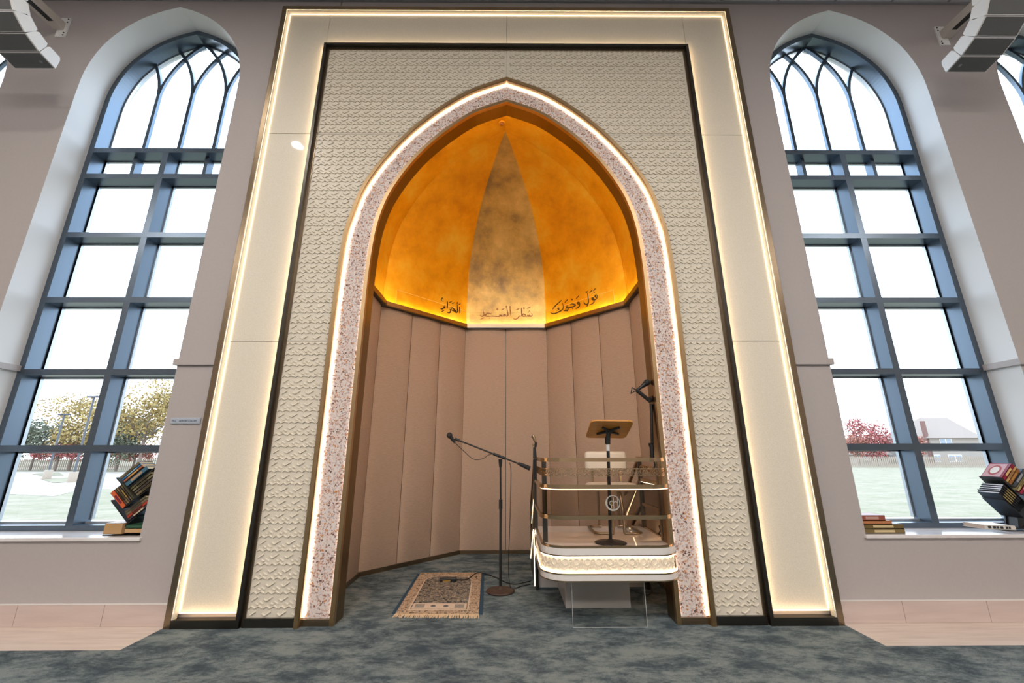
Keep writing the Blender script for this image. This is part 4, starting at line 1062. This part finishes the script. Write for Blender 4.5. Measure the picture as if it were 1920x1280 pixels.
# ------------------------------------------------------------------ outdoors
ZG = -1.0
struct(MB().add([(-160,.53,ZG),(160,.53,ZG),(160,200,ZG),(-160,200,ZG)], [(0,1,2,3)]).build('floor_lawn', M['grass'], fix=False)).name = 'ground'
pv = thing('paved_lot', 'pale concrete lot and path across the grass outside the left window', 'pavement', (-30,28,ZG))
MB().add([(*atz(0,925,ZG+.01).xy,ZG+.01),(*atz(100,930,ZG+.01).xy,ZG+.01),(*atz(165,915,ZG+.01).xy,ZG+.01),(*atz(290,922,ZG+.01).xy,ZG+.01),(*atz(290,885,ZG+.01).xy,ZG+.01),(*atz(60,884,ZG+.01).xy,ZG+.01),(-75,40,ZG+.01)], [tuple(range(7))]).build('slab', M['concrete'], pv, fix=False)
for pg_ in ([(60,888),(110,885),(120,891),(80,892)], [(75,897),(150,894),(170,900),(100,905)]):
    MB().add([(*atz(x,y,ZG+.03).xy,ZG+.03) for x, y in pg_], [(0,1,2,3)]).build('grass_island', M['grass'], pv, fix=False)
def fence(p, q_, label, hgt=1.45):
    p, q_ = Vector((*p,ZG)), Vector((*q_,ZG)); t_ = thing('picket_fence', label, 'fence', tuple((p+q_)/2)); d = q_-p; l = d.length; d.normalize(); nn = Vector((-d.y,d.x,0))
    mb = MB(); s = 0
    while s < l: mb.obox(p+d*s, d*.16, nn*.03, (0,0,hgt+random.uniform(-.03,.03))); s += .27
    mb.build('pickets', M['fencew'], t_)
    rl = MB()
    for z in (.35, 1.1): rl.obox(p+nn*.03+Vector((0,0,z)), d*l, nn*.06, (0,0,.1))
    rl.build('rails', M['fencew'], t_)
pa, pb = atz(-120,881,ZG), atz(420,880,ZG); fence((pa.x,pa.y),(pb.x,pb.y),'long pale picket fence beyond the paved lot, seen through the left window')
pa, pb = atz(1500,876,ZG), atz(2100,876,ZG); fence((pa.x,pa.y),(pb.x,pb.y),'long pale picket fence beyond the lawn, seen through the right window')
def leafcrown(center, rad, n, name, m_, par, seed, sx=1., sz=1., leaf=.22):
    rnd = random.Random(seed); mb = MB(); vs = []; fs = []; n = int(n*2.3)
    blobs = [(Vector(center)+Vector((rnd.uniform(-.55,.55)*rad*sx, rnd.uniform(-.4,.4)*rad, rnd.uniform(-.5,.6)*rad*sz)), rad*rnd.uniform(.35,.6)) for _ in range(14)]
    for _ in range(n):
        c_, r_ = rnd.choice(blobs); d = Vector((rnd.gauss(0,1), rnd.gauss(0,1), rnd.gauss(0,1))).normalized()*r_*rnd.uniform(.55,1.05)
        p = c_+d; a = Vector((rnd.gauss(0,1),rnd.gauss(0,1),rnd.gauss(0,1))).normalized()*leaf*.62; b2 = a.cross(Vector((rnd.gauss(0,1),rnd.gauss(0,1),rnd.gauss(0,1)))).normalized()*leaf*.7
        o = len(vs); vs += [p-a, p-b2, p+a, p+b2]; fs.append((o,o+1,o+2,o+3))
    mb.add(vs, fs); return mb.build(name, m_, par, fix=False)
def leafm(name, rgb):
    m_ = mat(name, (lin(rgb)[0]*.62+.05, lin(rgb)[1]*.52+.035, lin(rgb)[2]*.38+.03), .8); return m_
LM = {'green':leafm('green_leaves',(120,140,88)),'yellow':leafm('yellow_leaves',(176,164,100)),'dull':leafm('blue_green_leaves',(108,130,120)),'red':leafm('red_leaves',(180,100,110)),'pink':leafm('pink_leaves',(188,132,128))}
BARK = plain('bark',(110,95,85),.9)
def tree(px, py_top, py_c, Y, rad, kind, label, seed, n=1500, sx=1., sz=1., leaf=.2, name='tree'):
    top = at(px, py_top, Y); c_ = at(px, py_c, Y); t_ = thing(name, label, 'tree' if name == 'tree' else 'shrub', (c_.x, Y, ZG))
    leafcrown((c_.x, Y, c_.z), rad, n, 'crown', LM[kind], t_, seed, sx, sz, leaf)
    br_ = MB(); br_.tube([(c_.x,Y,ZG),(c_.x+.1,Y,(ZG+c_.z)/2),(c_.x,Y,c_.z)], [.16,.12,.05], 7)
    rnd = random.Random(seed)
    for k in range(5):
        a = rnd.uniform(0,2*PI); br_.tube([(c_.x,Y,c_.z-rad*.6),(c_.x+math.cos(a)*rad*.45,Y+math.sin(a)*rad*.3,c_.z-rad*.1),(c_.x+math.cos(a)*rad*.8,Y+math.sin(a)*rad*.5,c_.z+rad*.35*rnd.uniform(0,1))], [.08,.05,.02], 5)
    br_.build('trunk', BARK, t_); return t_
tree(150,760,800,52,4.2,'yellow','yellow-green tree behind the fence, centre of the left window view',1,1800,1.0,1.2)
tree(280,722,778,46,5.2,'yellow','tall yellowing tree at the right edge of the left window view',2,2600,1.1,1.15)
tree(232,790,818,50,3.4,'dull','blue-green rounded tree left of the tall yellowing one',3,2000)
tree(72,800,826,54,3.4,'dull','low blue-green tree at the left of the left window view',4,1800,1.6,.8)
tree(190,815,835,55,2.8,'green','low green tree between the lamp posts behind the fence',5,1400,1.8,.7)
tree(110,838,850,51,1.5,'red','low red hedge shrub behind the left fence',6,1400,3.4,.6,.14,'shrub')
tree(255,828,846,51,1.6,'pink','pinkish shrub behind the fence beneath the tall yellowing tree',8,1200,2.4,.7,.14,'shrub')
tree(1636,784,822,65,3.8,'red','red autumn tree beside the small house in the right window view',9,1500,1.25,1.0,.2)
tree(1604,810,836,64,2.0,'pink','pinkish small tree left of the red one, right window view',10,900,1.,1.,.18)
tree(1716,824,838,63,1.8,'pink','small pink tree left of the chimney, right window view',11,800)
def lamp(px, pyt, pyb, Y, label):
    t0 = at(px, pyt, Y); t_ = thing('street_lamp', label, 'street lamp', (t0.x, Y, ZG))
    MB().tube([(t0.x,Y,ZG),(t0.x,Y,t0.z)], .07, 8).build('pole', plain('pole grey',(70,72,78)), t_)
    MB().box(t0.x-.45,t0.x-.05,Y-.15,Y+.15,t0.z-.05,t0.z+.07).build('lamp_head', plain('pole dark',(50,52,72)), t_)
    MB().box(t0.x+.05,t0.x+.45,Y-.15,Y+.15,t0.z-.05,t0.z+.07).build('lamp_head', plain('pole dark',(50,52,72)), t_)
    MB().lathe([(.28,0),(.28,.75),(.24,.78),(0,.78)], (t0.x,Y,ZG), 14).build('footing', M['fencew'], t_)
lamp(121,777,888,34,'shorter twin-headed street lamp, left of the two lamps outside'); lamp(177,744,885,30,'taller twin-headed street lamp next to the centre mullion outside')
def house(x0, x1, zeave, xr0, xr1, zr1, Y, dep, label, chim=None, wins=()):
    t_ = thing('house', label, 'house', ((x0+x1)/2, Y, ZG))
    MB().box(x0, x1, Y, Y+dep, ZG, zeave).build('walls', M['siding'], t_)
    rf = MB(); ym = Y+dep/2; o = .4
    vs = [(x0-o,Y-o,zeave-.1),(x1+o,Y-o,zeave-.1),(x1+o,Y+dep+o,zeave-.1),(x0-o,Y+dep+o,zeave-.1),(xr0,ym,zr1),(xr1,ym,zr1)]
    rf.add(vs, [(0,1,5,4),(1,2,5),(2,3,4,5),(3,0,4),(0,3,2,1)]); rf.build('roof', M['roof'], t_)
    if chim: MB().box(*chim).build('chimney', M['brickc'], t_)
    for (a, b2, c_, d) in wins:
        w_ = MB(); w_.box(a, b2, Y-.05, Y, c_, d); fo_ = w_.build('window', M['plastic'], t_)
        k = 2
        for i in range(k):
            xx0 = a+(b2-a)*(i+.08)/k; xx1 = a+(b2-a)*(i+.92)/k; p_ = MB(); p_.box(xx0, xx1, Y-.07, Y-.05, c_+.1, d-.1); po = p_.build('pane', M['hwin'], fo_)
Yh = 66
def hx(px, py, Y=Yh): return at(px, py, Y)
a, b_ = hx(1742,820), hx(1836,820)
house(a.x, b_.x, a.z, hx(1764,790).x+1.2, hx(1818,790).x+1.0, hx(1780,778).z, Yh, 9, 'grey sided two-storey house with hipped roof and brick chimney outside', (hx(1733,800).x, hx(1739,800).x, Yh+.2, Yh+.6, ZG, hx(1732,789).z), 
      [(hx(1762,828).x, hx(1784,828).x, hx(1770,834).z, hx(1770,822).z), (hx(1752,858).x, hx(1764,858).x, hx(1760,866).z, hx(1760,852).z), (hx(1778,858).x, hx(1804,858).x, hx(1780,866).z, hx(1780,852).z)])
a, b_ = hx(1612,838,72), hx(1664,838,72)
house(a.x, b_.x, a.z-1.2, a.x+2, b_.x-3, hx(1640,812,72).z, 72, 7, 'low pale house with grey roof behind the red tree outside', None, [(hx(1618,852,72).x, hx(1630,852,72).x, hx(1620,858,72).z-.4, hx(1620,848,72).z-.3),(hx(1638,852,72).x, hx(1652,852,72).x, hx(1640,858,72).z-.4, hx(1640,848,72).z-.3)])

# ------------------------------------------------------------------ light
w = bpy.data.worlds.new('sky'); S.world = w; w.use_nodes = True; nt = w.node_tree; bg = nt.nodes['Background']
tc = nt.nodes.new('ShaderNodeTexCoord'); sx_ = nt.nodes.new('ShaderNodeSeparateXYZ'); nt.links.new(tc.outputs['Generated'], sx_.inputs[0])
rp = nt.nodes.new('ShaderNodeValToRGB'); rp.color_ramp.elements[0].position = 0.; rp.color_ramp.elements[0].color = (.86,.93,1,1); rp.color_ramp.elements[1].position = .6; rp.color_ramp.elements[1].color = (.60,.78,1,1)
nt.links.new(sx_.outputs['Z'], rp.inputs['Fac']); nt.links.new(rp.outputs['Color'], bg.inputs['Color']); bg.inputs['Strength'].default_value = 5.2
def area(x, y, z, sx, sy, power, col, rot=(0,0,0)):  # unseen fill lamps added for even light; the hall's fixtures are the downlights
    ld = bpy.data.lights.new('hall_fill_light', 'AREA'); ld.shape = 'RECTANGLE'; ld.size = sx; ld.size_y = sy; ld.energy = power; ld.color = col
    o = bpy.data.objects.new('hall_fill_light', ld); C.objects.link(o); o.location = (x,y,z); o.rotation_euler = rot
for x in (-7.3,-1.6,1.6,7.3): area(x,-4.8,ZC-.03,1.6,1.2,150,(1,.93,.87))
for x in (-3,0,3): area(x,-9.2,ZC-.03,2.0,1.2,200,(1,.93,.87))

# ------------------------------------------------------------------ output settings
S.view_settings.view_transform = 'Standard'; S.view_settings.look = 'None'; S.view_settings.gamma = 1; S.view_settings.exposure = 0.0; S.view_settings.use_curve_mapping = False
S.cycles.use_denoising = True; S.cycles.max_bounces = 8; S.cycles.diffuse_bounces = 4; S.cycles.glossy_bounces = 4; S.cycles.transparent_max_bounces = 12
S.cycles.sample_clamp_indirect = 6.0; S.cycles.caustics_reflective = False; S.cycles.caustics_refractive = False
